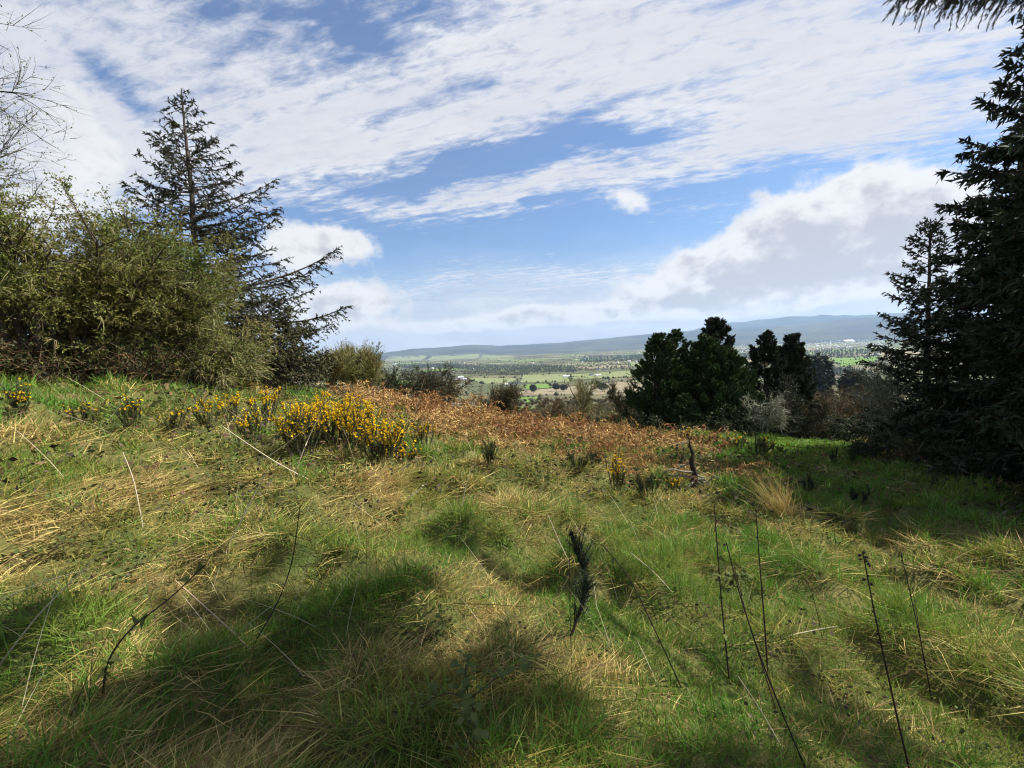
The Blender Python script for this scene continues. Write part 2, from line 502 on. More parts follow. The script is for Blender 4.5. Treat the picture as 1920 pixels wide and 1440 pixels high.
for k, (a, b_) in dict(green=((.10, .19, .03), (.13, .21, .04)), pale=((.19, .21, .085), (.16, .18, .075)), olive=((.095, .105, .042), (.08, .085, .038)),
                       tan=((.24, .20, .12), (.20, .165, .10)), moor=((.10, .08, .05), (.12, .09, .055))).items():
    M['f_' + k] = material('pasture_' + k, a, b_, .02, .95, 0, 0)
M['valley'] = material('valley', (.12, .12, .055), (.15, .13, .07), .008, .95, 0, 0, c3=(.075, .07, .035), big=.0025)
M['hills'] = material('hill_slopes', (.035, .04, .026), (.07, .072, .04), .0022, .95, 0, 0, c3=(.022, .027, .02), big=.0007)
M['wall'] = material('white_render', (.55, .54, .51), (.66, .66, .63), .5, .8, 0, 0)
M['slate'] = material('slate_roof', (.06, .06, .065), (.08, .08, .085), .5, .7, 0, 0)
M['steel'] = material('galvanised', (.38, .39, .40), (.46, .47, .48), 6, .45, 0, 0, spec=.5)
M['burnt'] = material('charred_wood', (.03, .022, .018), (.07, .05, .038), 14, .9, 0, 0, bump=.8, bscale=30)

# ------------------------------------------------------------------ ground sheet (three rings of one terrain)
ang = np.concatenate([np.arange(-64, 64.001, .5), np.arange(68, 296, 4.0)]); ang = np.radians(ang)


def ring(name, r_a, r_b, n, mat, centre=False):
    g = Geo(); rs = np.exp(np.linspace(math.log(r_a), math.log(r_b), n))
    A, Rr = np.meshgrid(ang, rs); X = np.sin(A) * Rr; Y = np.cos(A) * Rr
    Z = height(X.ravel(), Y.ravel()).reshape(X.shape)
    V = np.stack([X, Y, Z], -1).reshape(-1, 3); na = len(ang)
    i = np.arange(n - 1)[:, None] * na; j = np.arange(na)[None]; k = (j + 1) % na
    g.add(V, np.stack([i + k, i + j, i + na + j, i + na + k], -1)[..., ::-1].reshape(-1, 4))
    if centre:
        c = g.n; g.add([[0, 0, hz(0, 0)]], T=None)
        g.T.append(np.stack([np.full(na, c), j.ravel(), k.ravel()], -1)[:, ::-1])
    o = g.obj(name, mat, None, True); o['kind'] = 'structure'
    return o


ground = ring('ground', .35, 60, 130, M['soil'], True)
tag(ground, 'rough sloping hill field under the grass', 'ground')
valley = ring('valley', 60, 7400, 52, M['valley'])
tag(valley, 'broad farmed valley below the field', 'valley')
hills = ring('hills', 7400, 15500, 36, M['hills'])
tag(hills, 'long low blue ridge along the horizon', 'hills')

# a second, fainter range far behind on the right
g = Geo(); aa = np.radians(np.linspace(8, 52, 90)); pr = 1 * np.exp(-((np.degrees(aa) - 30) / 9) ** 2) + .5 * np.exp(-((np.degrees(aa) - 41) / 6) ** 2)
hh = 200 + 400 * pr + (fbm(aa * 40, aa * 0, 4, 77) - .5) * 100
rows = []
for rr_, hf in ((15600, -.1), (15900, .5), (16200, 1.0), (16700, .4), (17000, -.1)):
    rows.append(np.stack([np.sin(aa) * rr_, np.cos(aa) * rr_, hh * hf - (100 if hf < 0 else 0)], -1))
V = np.concatenate(rows); n_ = len(aa); i = np.arange(4)[:, None] * n_; j = np.arange(n_ - 1)[None]
g.add(V, np.stack([i + j, i + j + 1, i + n_ + j + 1, i + n_ + j], -1).reshape(-1, 4))
tag(g.obj('mountains', M['hills'], None, True), 'faint pale mountains behind the blue ridge', 'mountains', kind='structure')


# ------------------------------------------------------------------ valley: fields, hedgerows, woods, houses
def drape(name, corners, mat, lift=.5, n=8):
    c = [np.asarray(q, float)[:2] for q in corners]
    u = np.linspace(0, 1, n); A, B = np.meshgrid(u, u)
    P = (c[0][None, None] * ((1 - A) * (1 - B))[..., None] + c[1][None, None] * (A * (1 - B))[..., None]
         + c[2][None, None] * (A * B)[..., None] + c[3][None, None] * ((1 - A) * B)[..., None])
    Z = height(P[..., 0].ravel(), P[..., 1].ravel()) + lift
    g = Geo(); i = np.arange(n - 1)[:, None] * n; j = np.arange(n - 1)[None]
    g.add(np.concatenate([P.reshape(-1, 2), Z[:, None]], 1), np.stack([i + j, i + j + 1, i + n + j + 1, i + n + j], -1).reshape(-1, 4))
    o = g.obj(name, mat, valley, True)
    return o


rng = np.random.default_rng(11)
hedge_lines = []
# a jittered patchwork of pastures across the valley floor
ca, sa = math.cos(.35), math.sin(.35)
GS = 330.0
jit = {}
def corner(i, j):
    if (i, j) not in jit:
        x = (i + rng.uniform(-.28, .28)) * GS; y = (j + rng.uniform(-.28, .28)) * GS * .75
        jit[(i, j)] = np.array([x * ca - y * sa, x * sa + y * ca])
    return jit[(i, j)]
cells = []
for i in range(-22, 23):
    for j in range(0, 30):
        q = [corner(i, j), corner(i + 1, j), corner(i + 1, j + 1), corner(i, j + 1)]
        c = sum(q) / 4; r_ = np.hypot(*c); a_ = math.degrees(math.atan2(c[0], c[1]))
        if 750 < r_ < 7600 and -26 < a_ < 46: cells.append((r_, q, c))
cells.sort(key=lambda t: t[0])
for r_, q, c in cells:
    if rng.random() < (.34 if r_ < 2200 else .2): continue                     # left as rough ground
    k = rng.choice(['green', 'pale', 'olive', 'tan', 'moor'], p=[.14, .32, .3, .12, .12])
    s = [c + (p - c) * .95 for p in q]
    drape('pasture', s, M['f_' + k], .8, 5)
for (i, j) in list(jit):
    for d in ((1, 0), (0, 1)):
        e = (i + d[0], j + d[1])
        if e in jit:
            a_, b_ = jit[(i, j)], jit[e]; r_ = np.hypot(*((a_ + b_) / 2)); az_ = math.degrees(math.atan2(*((a_ + b_) / 2)))
            if 700 < r_ < 6500 and -26 < az_ < 46 and rng.random() < .8: hedge_lines.append((a_, b_))
for k, pts in (('green', [(972, 746), (1012, 746), (1016, 756), (970, 756)]), ('green', [(973, 765), (1020, 765), (1026, 776), (970, 776)]),
               ('green', [(1100, 766), (1146, 766), (1150, 778), (1096, 778)]), ('pale', [(873, 709), (968, 709), (972, 720), (905, 720)]),
               ('pale', [(980, 703), (1064, 702), (1070, 717), (975, 718)]), ('pale', [(1070, 702), (1195, 700), (1195, 707), (1072, 712)]),
               ('green', [(1556, 673), (1648, 667), (1648, 677), (1580, 688)]), ('green', [(700, 714), (760, 712), (840, 722), (720, 728)]),
               ('pale', [(730, 669), (800, 667), (790, 675), (720, 677)]), ('pale', [(810, 667), (900, 664), (890, 673), (800, 675)]),
               ('pale', [(905, 665), (965, 668), (960, 677), (895, 674)]), ('green', [(985, 722), (1030, 720), (1036, 728), (985, 730)])):
    P = [at(*p) for p in pts]
    drape('pasture', P, M['f_' + k], 1.3, 7)
    for a_, b_ in zip(P, P[1:] + P[:1]):
        if 500 < np.hypot(*a_[:2]) < 4000 and 500 < np.hypot(*b_[:2]): hedge_lines.append((a_[:2], b_[:2]))


def lumps(g, C, S_, rng, squash=1.0):
    """small faceted leafy lumps (octahedra with jitter) at C with radii S_"""
    N = len(C)
    base = np.array([[1, 0, 0], [0, 1, 0], [-1, 0, 0], [0, -1, 0], [0, 0, 1], [0, 0, -.6]], float)
    V = C[:, None] + base[None] * S_[:, None, None] * rng.uniform(.65, 1.25, (N, 6, 1)) * np.array([1, 1, squash])
    T = np.array([[0, 1, 4], [1, 2, 4], [2, 3, 4], [3, 0, 4], [1, 0, 5], [2, 1, 5], [3, 2, 5], [0, 3, 5]])
    return g.add(V.reshape(-1, 3), T=(T[None] + np.arange(N)[:, None, None] * 6).reshape(-1, 3))


g = Geo(); C = []; Sz = []
for a_, b_ in hedge_lines:
    L = np.hypot(*(b_ - a_)); n = int(min(18, max(6, L / 16)))
    u = rng.random(n); p = a_[None] + (b_ - a_)[None] * u[:, None] + rng.normal(0, 1.3, (n, 2))
    s = rng.uniform(1.6, 3.0, n); big = rng.random(n) < .25; s[big] *= 2.0
    C.append(p); Sz.append(s)
C = np.concatenate(C); Sz = np.concatenate(Sz)
lumps(g, np.column_stack([C, height(C[:, 0], C[:, 1]) + Sz * .5]), Sz, rng, 1.1)
tag(g.obj('hedgerows', M['hedgerow']), 'dark hedgerows dividing the valley fields', 'hedgerow', kind='stuff')


def cones(g, C, H, W, rng):
    N = len(C); an = np.arange(6) * math.pi / 3
    Vb = np.stack([np.cos(an), np.sin(an), np.zeros(6)], -1)
    V = np.concatenate([C[:, None] + Vb[None] * W[:, None, None] * rng.uniform(.7, 1.2, (N, 6, 1)), C[:, None] + np.array([0, 0, 1.]) * H[:, None, None]], 1)
    T = np.array([[k, (k + 1) % 6, 6] for k in range(6)])
    return g.add(V.reshape(-1, 3), T=(T[None] + np.arange(N)[:, None, None] * 7).reshape(-1, 3))


def wood(name, label, polys, n, mat, conifer=True, h=(11, 17)):
    g = Geo()
    for pts in polys:
        P = np.array([at(*p)[:2] for p in pts])
        u = rng.random((n, 2)); s1 = P[0] + (P[1] - P[0]) * u[:, :1]; s2 = P[3] + (P[2] - P[3]) * u[:, :1]
        p = s1 + (s2 - s1) * u[:, 1:]; z = height(p[:, 0], p[:, 1])
        H = rng.uniform(h[0], h[1], n) * (.8 + .4 * fbm(p[:, 0] / 60, p[:, 1] / 60, 2, 4))
        if conifer:
            cones(g, np.column_stack([p, z]), H, H * .24, rng)
        else:
            for q in range(2):
                lumps(g, np.column_stack([p + rng.normal(0, 1.5, p.shape), z + H * rng.uniform(.35, .75, n)]), H * .3, rng, .9)
    return tag(g.obj(name, mat), label, 'wood', kind='stuff')


wood('conifer_plantation', 'dark conifer plantation stretching across the valley', [[(800, 683), (1075, 686), (1080, 699), (900, 697)], [(740, 684), (860, 683), (870, 692), (760, 691)], [(1085, 669), (1215, 665), (1215, 676), (1090, 680)]], 900, M['far_conifer'])
wood('valley_wood', 'dark wood spread on the valley floor by the right-hand fields', [[(1380, 664), (1650, 655), (1655, 670), (1385, 676)], [(1390, 694), (1550, 690), (1640, 702), (1400, 712)]], 700, M['far_conifer'])
wood('broadleaf_wood', 'grey brown bare broadleaf woodland in the valley', [[(860, 697), (1000, 700), (980, 706), (870, 703)], [(740, 695), (860, 698), (850, 708), (760, 706)], [(980, 690), (1180, 682), (1190, 694), (1000, 700)], [(1400, 715), (1640, 702), (1640, 745), (1400, 750)]], 420, M['far_tree'], False, (7, 12))


def shrub_src(rng, n=60):
    """a bare round bush used in numbers on the scrubby slope"""
    g = Geo()
    st = np.zeros((16, 4, 3)); d = unit(np.column_stack([rng.normal(0, .6, (16, 2)), np.ones(16)]))
    st += d[:, None] * (np.linspace(0, 1, 4) * 1.0)[None, :, None]
    P = grow(rng, st, n * 5, .5, 1.1, .7, .3, .3, 1, 3, .2)
    ribbons(g, P, np.broadcast_to(np.array([.035, .03, .012]), P.shape[:2]), rng)
    ribbons(g, st, np.broadcast_to(np.array([.06, .05, .04, .02]), st.shape[:2]), rng)
    return g


def scatter(name, sources, pts, rot, scl, idx, label, cat):
    """one 'stuff' object: the sources set out on points with a geometry-nodes modifier"""
    coll = bpy.data.collections.new(name + '_sources')
    for k, (gsrc, mat) in enumerate(sources):
        o = bpy.data.objects.new('%s_kind_%02d' % (name, k), gsrc.mesh('%s_kind_%02d' % (name, k), mat)); coll.objects.link(o)
    me = bpy.data.meshes.new(name); n = len(pts)
    me.vertices.add(n); me.vertices.foreach_set('co', np.asarray(pts, np.float32).ravel())
    for nm, tp, v, key in (('rot', 'FLOAT_VECTOR', rot, 'vector'), ('scl', 'FLOAT_VECTOR', scl, 'vector'), ('idx', 'INT', idx, 'value')):
        a = me.attributes.new(nm, tp, 'POINT'); a.data.foreach_set(key, np.asarray(v, np.int32 if tp == 'INT' else np.float32).ravel())
    o = bpy.data.objects.new(name, me); COL.objects.link(o)
    ng = bpy.data.node_groups.new(name, 'GeometryNodeTree')
    ng.interface.new_socket('Geometry', in_out='INPUT', socket_type='NodeSocketGeometry')
    ng.interface.new_socket('Geometry', in_out='OUTPUT', socket_type='NodeSocketGeometry')
    N = ng.nodes; gi = N.new('NodeGroupInput'); go = N.new('NodeGroupOutput')
    ci = N.new('GeometryNodeCollectionInfo'); ci.inputs['Collection'].default_value = coll
    ci.inputs['Separate Children'].default_value = True; ci.inputs['Reset Children'].default_value = True
    ip = N.new('GeometryNodeInstanceOnPoints'); ip.inputs['Pick Instance'].default_value = True
    mp = N.new('GeometryNodeMeshToPoints')
    ng.links.new(gi.outputs[0], mp.inputs[0]); ng.links.new(mp.outputs[0], ip.inputs['Points'])
    ng.links.new(ci.outputs[0], ip.inputs['Instance'])
    for nm, tp, sk in (('idx', 'INT', 'Instance Index'), ('rot', 'FLOAT_VECTOR', 'Rotation'), ('scl', 'FLOAT_VECTOR', 'Scale')):
        na = N.new('GeometryNodeInputNamedAttribute'); na.data_type = tp; na.inputs[0].default_value = nm
        src = na.outputs[0]
        if sk == 'Rotation':
            er = N.new('FunctionNodeEulerToRotation'); ng.links.new(src, er.inputs[0]); src = er.outputs[0]
        ng.links.new(src, ip.inputs[sk])
    ng.links.new(ip.outputs[0], go.inputs[0])
    md = o.modifiers.new('scatter', 'NODES'); md.node_group = ng
    return tag(o, label, cat, kind='stuff')


# brown scrub over the slope between the field edge and the valley floor
n = 5200
az_ = np.radians(rng.uniform(-24, 46, n)); rr_ = np.exp(rng.uniform(math.log(46), math.log(750), n))
xs, ys = np.sin(az_) * rr_, np.cos(az_) * rr_
keep = (fbm(xs / 50, ys / 50, 3, 41) > .36)
xs, ys, rr_ = xs[keep], ys[keep], rr_[keep]; n = len(xs)
sc_ = rng.uniform(.8, 1.7, n) * np.clip(rr_ / 140, .8, 2.2)
scatter('scrub', [(shrub_src(np.random.default_rng(s)), M['scrub']) for s in (1, 2, 3)], np.column_stack([xs, ys, height(xs, ys) - .2]),
        np.column_stack([np.zeros((n, 2)), rng.uniform(0, 6.28, n)]), np.column_stack([sc_ * 1.1, sc_ * 1.1, sc_ * .85]), rng.integers(0, 3, n), 'brown leafless scrub covering the slope beyond the field', 'scrub')


def house(px, py, w, d, h, rz, label, roof='slate', wall='wall', group=None, name='farm_building'):
    p = at(px, py); t = thing(name, label, 'building', (p[0], p[1], p[2] + .2), group, rz)
    g = Geo(); a, b = w / 2, d / 2
    V = [(-a, -b, -3), (a, -b, -3), (a, b, -3), (-a, b, -3), (-a, -b, h), (a, -b, h), (a, b, h), (-a, b, h), (-a, 0, h + d * .36), (a, 0, h + d * .36)]
    g.add(V, [(0, 1, 5, 4), (2, 3, 7, 6)], [(4, 8, 7), (5, 6, 9)]); g.add(V, [(1, 2, 6, 5), (3, 0, 4, 7)])
    g.obj('wall', M[wall], t)
    g = Geo(); o_ = .5; k = h - .25; tp = h + d * .36 + .15
    V = [(-a - o_, -b - o_, k), (a + o_, -b - o_, k), (a + o_, 0, tp), (-a - o_, 0, tp), (-a - o_, b + o_, k), (a + o_, b + o_, k)]
    V2 = [(x, y, z + .25) for x, y, z in V]
    g.add(V + V2, [(6, 7, 8, 9), (9, 8, 11, 10), (1, 0, 3, 2), (2, 3, 4, 5), (0, 1, 7, 6), (5, 4, 10, 11)])
    rf = g.obj('roof', M[roof], t)
    if name == 'house':
        g = Geo(); c = w * .32
        g.add([(c - .5, -.5, tp - .6), (c + .5, -.5, tp - .6), (c + .5, .5, tp - .6), (c - .5, .5, tp - .6), (c - .5, -.5, tp + 1.4), (c + .5, -.5, tp + 1.4), (c + .5, .5, tp + 1.4), (c - .5, .5, tp + 1.4)],
              [(0, 1, 5, 4), (1, 2, 6, 5), (2, 3, 7, 6), (3, 0, 4, 7), (4, 5, 6, 7)])
        g.obj('chimney', M[wall], rf)
    return t


M['tin'] = material('pale_tin', (.55, .56, .57), (.62, .62, .62), .4, .6, 0, 0)
house(852, 712.5, 16, 10, 5, .2, 'long white farmhouse at the end of the farm cluster by the pale track', name='house')
house(864, 711, 20, 13, 6.5, .3, 'largest pale barn of the white farm cluster on the valley floor', 'tin')
house(872, 713, 11, 8, 4, .1, 'small white outbuilding beside the pale barn in the farm cluster', 'tin')
house(961, 722, 24, 11, 4.5, .25, 'dark roofed barn standing alone between the pale pastures', 'slate')
house(950, 723, 9, 7, 3.5, .2, 'small white shed beside the dark roofed barn', 'tin')
house(975, 721, 10, 8, 4, .2, 'white cottage at the far end of the dark roofed barn', name='house')
house(1062, 708, 20, 10, 4, .1, 'low pale shed in the open pasture under the plantation', 'tin')
house(1109, 705, 14, 9, 5, .3, 'white house nearest the large cypress clump in the valley', name='house')
house(1121, 706, 16, 9, 4, .3, 'white farm shed right beside the house near the cypress clump', 'tin')
house(1122, 694, 16, 9, 5, .1, 'lone white house beyond the pasture above the farm shed', name='house')
house(1135, 695, 14, 9, 5, .4, 'second white house of the pair beyond the pasture', name='house')
house(1196, 680, 22, 12, 6, .3, 'distant white building by the dark wood left of the cypresses', 'tin')
house(740, 684, 40, 16, 6, .1, 'long distant white shed at the foot of the hill fields', 'tin')
house(1590, 642, 150, 60, 14, .2, 'long bright factory roof on the edge of the distant town', 'tin')

g = Geo()
n = 414
px_ = np.concatenate([rng.uniform(1385, 1665, 380), rng.uniform(1060, 1230, 26), rng.uniform(740, 1000, 8)])
for k in range(n):
    hy = 655 - (px_[k] - 960) * .0437
    p = at(px_[k], hy + (rng.uniform(9, 25) if k < 380 else rng.uniform(12, 40)), 9000)
    w_ = rng.uniform(7, 18); d_ = rng.uniform(7, 11); h_ = rng.uniform(4, 6)
    if np.hypot(p[0], p[1]) < 2500: w_ *= .5; d_ *= .6; h_ *= .6
    c_, s_ = math.cos(k), math.sin(k)
    V = np.array([(-1, -1, -.3), (1, -1, -.3), (1, 1, -.3), (-1, 1, -.3), (-1, -1, 1), (1, -1, 1), (1, 1, 1), (-1, 1, 1), (-1, 0, 1.5), (1, 0, 1.5)]) * np.array([w_ / 2, d_ / 2, h_])
    V = np.column_stack([V[:, 0] * c_ - V[:, 1] * s_, V[:, 0] * s_ + V[:, 1] * c_, V[:, 2]]) + p
    g.add(V, [(0, 1, 5, 4), (1, 2, 6, 5), (2, 3, 7, 6), (3, 0, 4, 7), (4, 5, 9, 8), (6, 7, 8, 9)], [(4, 8, 7), (5, 6, 9)])
tag(g.obj('distant_town', M['wall']), 'scattered white houses and roofs of the distant town', 'town', kind='stuff')


def leafy_tree_far(px, py_top, Y, label, mat='ivy', wid=.5, name='tree', base=0):
    if Y is None:
        loc = at(px, base); H = P_at(px, py_top, loc[1])[2] - loc[2]; Y = 900
    else: loc, H = stand(px, py_top, Y)
    t = thing(name, label, 'tree', loc)
    rg = np.random.default_rng(int(px * 7 + Y))
    g = Geo(); P = np.zeros((1, 5, 3)); P[0, :, 2] = np.linspace(-.3, H * .6, 5); tubes(g, P, np.array([[.05, .045, .04, .03, .015]]) * H * .5, 6); g.obj('trunk', M['dark_twig'], t)
    n = 1500; C = unit(rg.normal(size=(n, 3))) * (rg.random((n, 1)) ** .4)
    C = C * np.array([H * wid * .5, H * wid * .5, H * .38]) * (.75 + .5 * vnoise(C[:, 0] * 3 + 5, C[:, 2] * 3 + 9, 3))[:, None] + np.array([0, 0, H * .6])
    g = Geo(); diamonds(g, C, randu(rg, n), H * .09, H * .035, rg); g.obj('crown', M[mat], t)
    return t


leafy_tree_far(1000, 720, None, 'dark round tree alone in the pasture left of two more dark trees', 'spruce_dark', .75, base=738)
leafy_tree_far(1043, 718, None, 'dark round tree, one of the pair, with its trunk hidden by scrub', 'spruce_dark', .9, base=734)
leafy_tree_far(1057, 720, None, 'flat dark tree touching the round dark tree in the pasture', 'spruce_dark', 1.0, base=735)
leafy_tree_far(1130, 717, None, 'squat dark evergreen tree between the bare tree and the cypresses', 'spruce_dark', 1.2, base=735)
leafy_tree_far(1540, 664, 260, 'tall dim conifer behind the gap beside the twin dark cypresses', 'spruce_dark', .32)
leafy_tree_far(1526, 664, 250, 'shorter dim conifer against the twin dark cypresses', 'spruce_dark', .35)
leafy_tree_far(1604, 692, 240, 'small dim conifer in front of the bright pasture', 'spruce_dark', .6)

# haze: even air over the valley
def box(name, lo, hi):
    g = Geo(); x0, y0, z0 = lo; x1, y1, z1 = hi
    g.add([(x0, y0, z0), (x1, y0, z0), (x1, y1, z0), (x0, y1, z0), (x0, y0, z1), (x1, y0, z1), (x1, y1, z1), (x0, y1, z1)],
          [(3, 2, 1, 0), (4, 5, 6, 7), (0, 1, 5, 4), (1, 2, 6, 5), (2, 3, 7, 6), (3, 0, 4, 7)])
    return g


hm = bpy.data.materials.new('haze'); hm.use_nodes = True; hm.node_tree.nodes.clear()
ho = hm.node_tree.nodes.new('ShaderNodeOutputMaterial'); pv = hm.node_tree.nodes.new('ShaderNodeVolumePrincipled')
pv.inputs['Color'].default_value = (.48, .68, 1.0, 1); pv.inputs['Density'].default_value = .5 / 11500; pv.inputs['Anisotropy'].default_value = .2
hm.node_tree.links.new(pv.outputs[0], ho.inputs['Volume'])
HAZE = box('haze', (-17500, -15600, -180), (17500, 17500, 690)).obj('haze', hm)
tag(HAZE, 'thin blue haze over the valley', 'haze', kind='stuff')

# ------------------------------------------------------------------ trees
def spruce(name, label, px, py_top, Y, Rd, mat='spruce', h0=.06, nb=120, tpm=9, spray=.075, dens=28, prof=.8, e_low=-8, e_top=42, hang=.25, up=.35, seed=1, bark='bark', one_side=None, loc=None, H=None, group=None, gap=.0):
    rg = np.random.default_rng(seed)
    if loc is None: loc, H = stand(px, py_top, Y)
    t = thing(name, label, 'tree', loc, group)
    # trunk
    K = 10; P = np.zeros((1, K, 3)); P[0, :, 2] = np.linspace(-.4, H, K); P[0, 2:-1, :2] += rg.normal(0, .012 * H * .15, (K - 3, 2))
    g = Geo(); tubes(g, P, (np.linspace(1, .05, K) * H * .018 + .008)[None], 9); g.obj('trunk', M[bark], t, True)
    # branches
    u = np.sort(rg.random(nb)) ** 1.05; h = H * (h0 + (1 - h0) * u * .985)
    azb = np.arange(nb) * 2.399 + rg.normal(0, .35, nb)
    L = Rd * (1 - u) ** prof * rg.uniform(.6, 1.08, nb) + .02 * H * rg.uniform(.4, 1, nb)
    if one_side is not None: L = L * (1 + one_side[1] * np.cos(azb - one_side[0]))
    L = np.minimum(L, Rd * (.62 + 2.2 * u)) if prof > 1 else L
    if gap: L = L * np.where(rg.random(nb) < gap, .45, 1)
    e0 = np.radians(e_low + (e_top - e_low) * u ** 1.3 + rg.normal(0, 6, nb))
    hd = np.column_stack([np.cos(azb), np.sin(azb), np.zeros(nb)])
    s = np.linspace(0, 1, 8)
    zc = np.tan(e0)[:, None] * s - hang * s ** 1.5 * (1 - u)[:, None] + up * s ** 3 * (.5 + .5 * (1 - u))[:, None]
    B = np.zeros((nb, 8, 3)); B[:, :, 2] = h[:, None] + L[:, None] * zc
    B += hd[:, None] * (L[:, None] * s)[..., None]
    sw = np.cross(hd, [0, 0, 1.]); B += sw[:, None] * (rg.normal(0, .08, nb)[:, None] * L[:, None] * s ** 2)[..., None]
    g = Geo(); tubes(g, B, (.006 + .011 * L)[:, None] * (1 - .85 * s)[None], 4); g.obj('branches', M[bark], t, True)
    # twigs
    nt_ = np.maximum(3, (L * tpm)).astype(int); idx = np.repeat(np.arange(nb), nt_); n = len(idx)
    ss = rg.uniform(.12, 1.0, n) ** .8
    p, tg = sample(B, idx, ss)
    sgn = np.where(rg.random(n) < .5, -1, 1)[:, None]
    d = unit(tg * rg.uniform(.5, 1.0, (n, 1)) + sw[idx] * sgn * rg.uniform(.3, .9, (n, 1)) + np.column_stack([np.zeros((n, 2)), rg.normal(-.25, .3, n)]))
    lt = (.10 + .30 * L[idx] * (1 - ss) + .10 * L[idx] * rg.random(n)) * rg.uniform(.5, 1.1, n); lt = np.clip(lt, .1, .95)
    q = np.linspace(0, 1, 3)
    TW = p[:, None] + d[:, None] * (lt[:, None] * q)[..., None]; TW[:, :, 2] -= (lt[:, None] * q ** 2) * rg.uniform(.05, .5, n)[:, None]
    g = Geo(); ribbons(g, TW, np.broadcast_to(np.array([.006, .005, .002]), (n, 3)) * (spray / .075), rg); g.obj('twigs', M[bark], t)
    # needle sprays along twigs and branch ends
    m_ = np.maximum(4, (lt * dens)).astype(int); ti = np.repeat(np.arange(n), m_); k = len(ti)
    a_, tt = sample(TW, ti, rg.random(k))
    g = Geo(); dd = unit(tt * .9 + randu(rg, k) * .75)
    diamonds(g, a_, dd, spray * rg.uniform(.6, 1.3, k), spray * .2, rg)
    bi = np.repeat(np.arange(nb), np.maximum(5, (L * dens * .8)).astype(int)); k = len(bi)
    a_, tt = sample(B, bi, rg.uniform(.3, 1, k)); diamonds(g, a_, unit(tt * .7 + randu(rg, k)), spray * rg.uniform(.6, 1.3, k), spray * .17, rg)
    g.obj('crown', M[mat], t)
    return t


def cypress(name, label, px, py_top, Y, wid, seed=1, n=30000, spray=.15, mat='cypress', point=.8, base=.02, lump=.35, group=None, spiky=0.0):
    rg = np.random.default_rng(seed)
    loc, H = stand(px, py_top, Y); t = thing(name, label, 'tree', loc, group)
    P = np.zeros((1, 8, 3)); P[0, :, 2] = np.linspace(-.4, H * .93, 8)
    g = Geo(); tubes(g, P, (np.linspace(1, .08, 8) * H * .02)[None], 8); g.obj('trunk', M['bark'], t, True)
    nbr = int(360 - 230 * min(1, spiky * 3)); ub = rg.random(nbr); ab = rg.random(nbr) * 6.283
    def prof(u): return np.minimum(1, (u + .12) / .3) ** .6 * np.clip(1 - np.clip(u, 0, 1) ** (2.6 - 1.2 * point), 0, 1) ** .72
    # lumps: foliage gathers round branch ends
    rb = prof(ub) * wid * .46 * rg.uniform(.35, 1.0, nbr) ** .6 * (1 - lump * .5 + lump * vnoise(ab * 1.6, ub * 7, seed))
    C = np.column_stack([np.cos(ab) * rb, np.sin(ab) * rb, H * (base + (1 - base) * ub * .97)])
    B = np.stack([np.column_stack([np.zeros((nbr, 2)), np.maximum(C[:, 2] - rb * .6, 0)]), (np.column_stack([C[:, 0] * .6, C[:, 1] * .6, C[:, 2] - rb * .25])), C], 1)
    g = Geo(); tubes(g, B, np.tile(np.array([.03, .02, .008]), (nbr, 1)), 4); g.obj('branches', M['bark'], t)
    i = rg.integers(0, nbr, n)
    od = unit(np.column_stack([np.cos(ab), np.sin(ab), np.full(nbr, .95 + spiky)]) + randu(rg, nbr) * .35)      # each branch ends in an upswept plume
    pl_ = wid * rg.uniform(.10, .21 + spiky * .45, nbr) * (1 - .45 * ub); t_ = rg.random(n)
    wv = (pl_[i] * .34 * (1 - t_ * .85))[:, None]
    p = C[i] + od[i] * ((t_ - .45) * pl_[i])[:, None] + rg.normal(size=(n, 3)) * wv * .62
    ok = (p[:, 2] > .03) & (p[:, 2] < H - .05); p = p[ok]; i = i[ok]; n = len(p)
    d = unit(od[i] * .8 + randu(rg, n) * .65)
    g = Geo(); diamonds(g, p, d, spray * rg.uniform(.6, 1.4, n), spray * .3, rg)
    # leading shoot
    k = n // 30; zt = H * (1 - .16 * rg.random(k) ** .7); rt = (H - zt) * .2 * rg.random(k); at_ = rg.random(k) * 6.283
    diamonds(g, np.column_stack([np.cos(at_) * rt, np.sin(at_) * rt, zt - spray]), unit(np.array([0, 0, .9]) + randu(rg, k) * .6), spray, spray * .25, rg)
    g.obj('crown', M[mat], t)
    return t


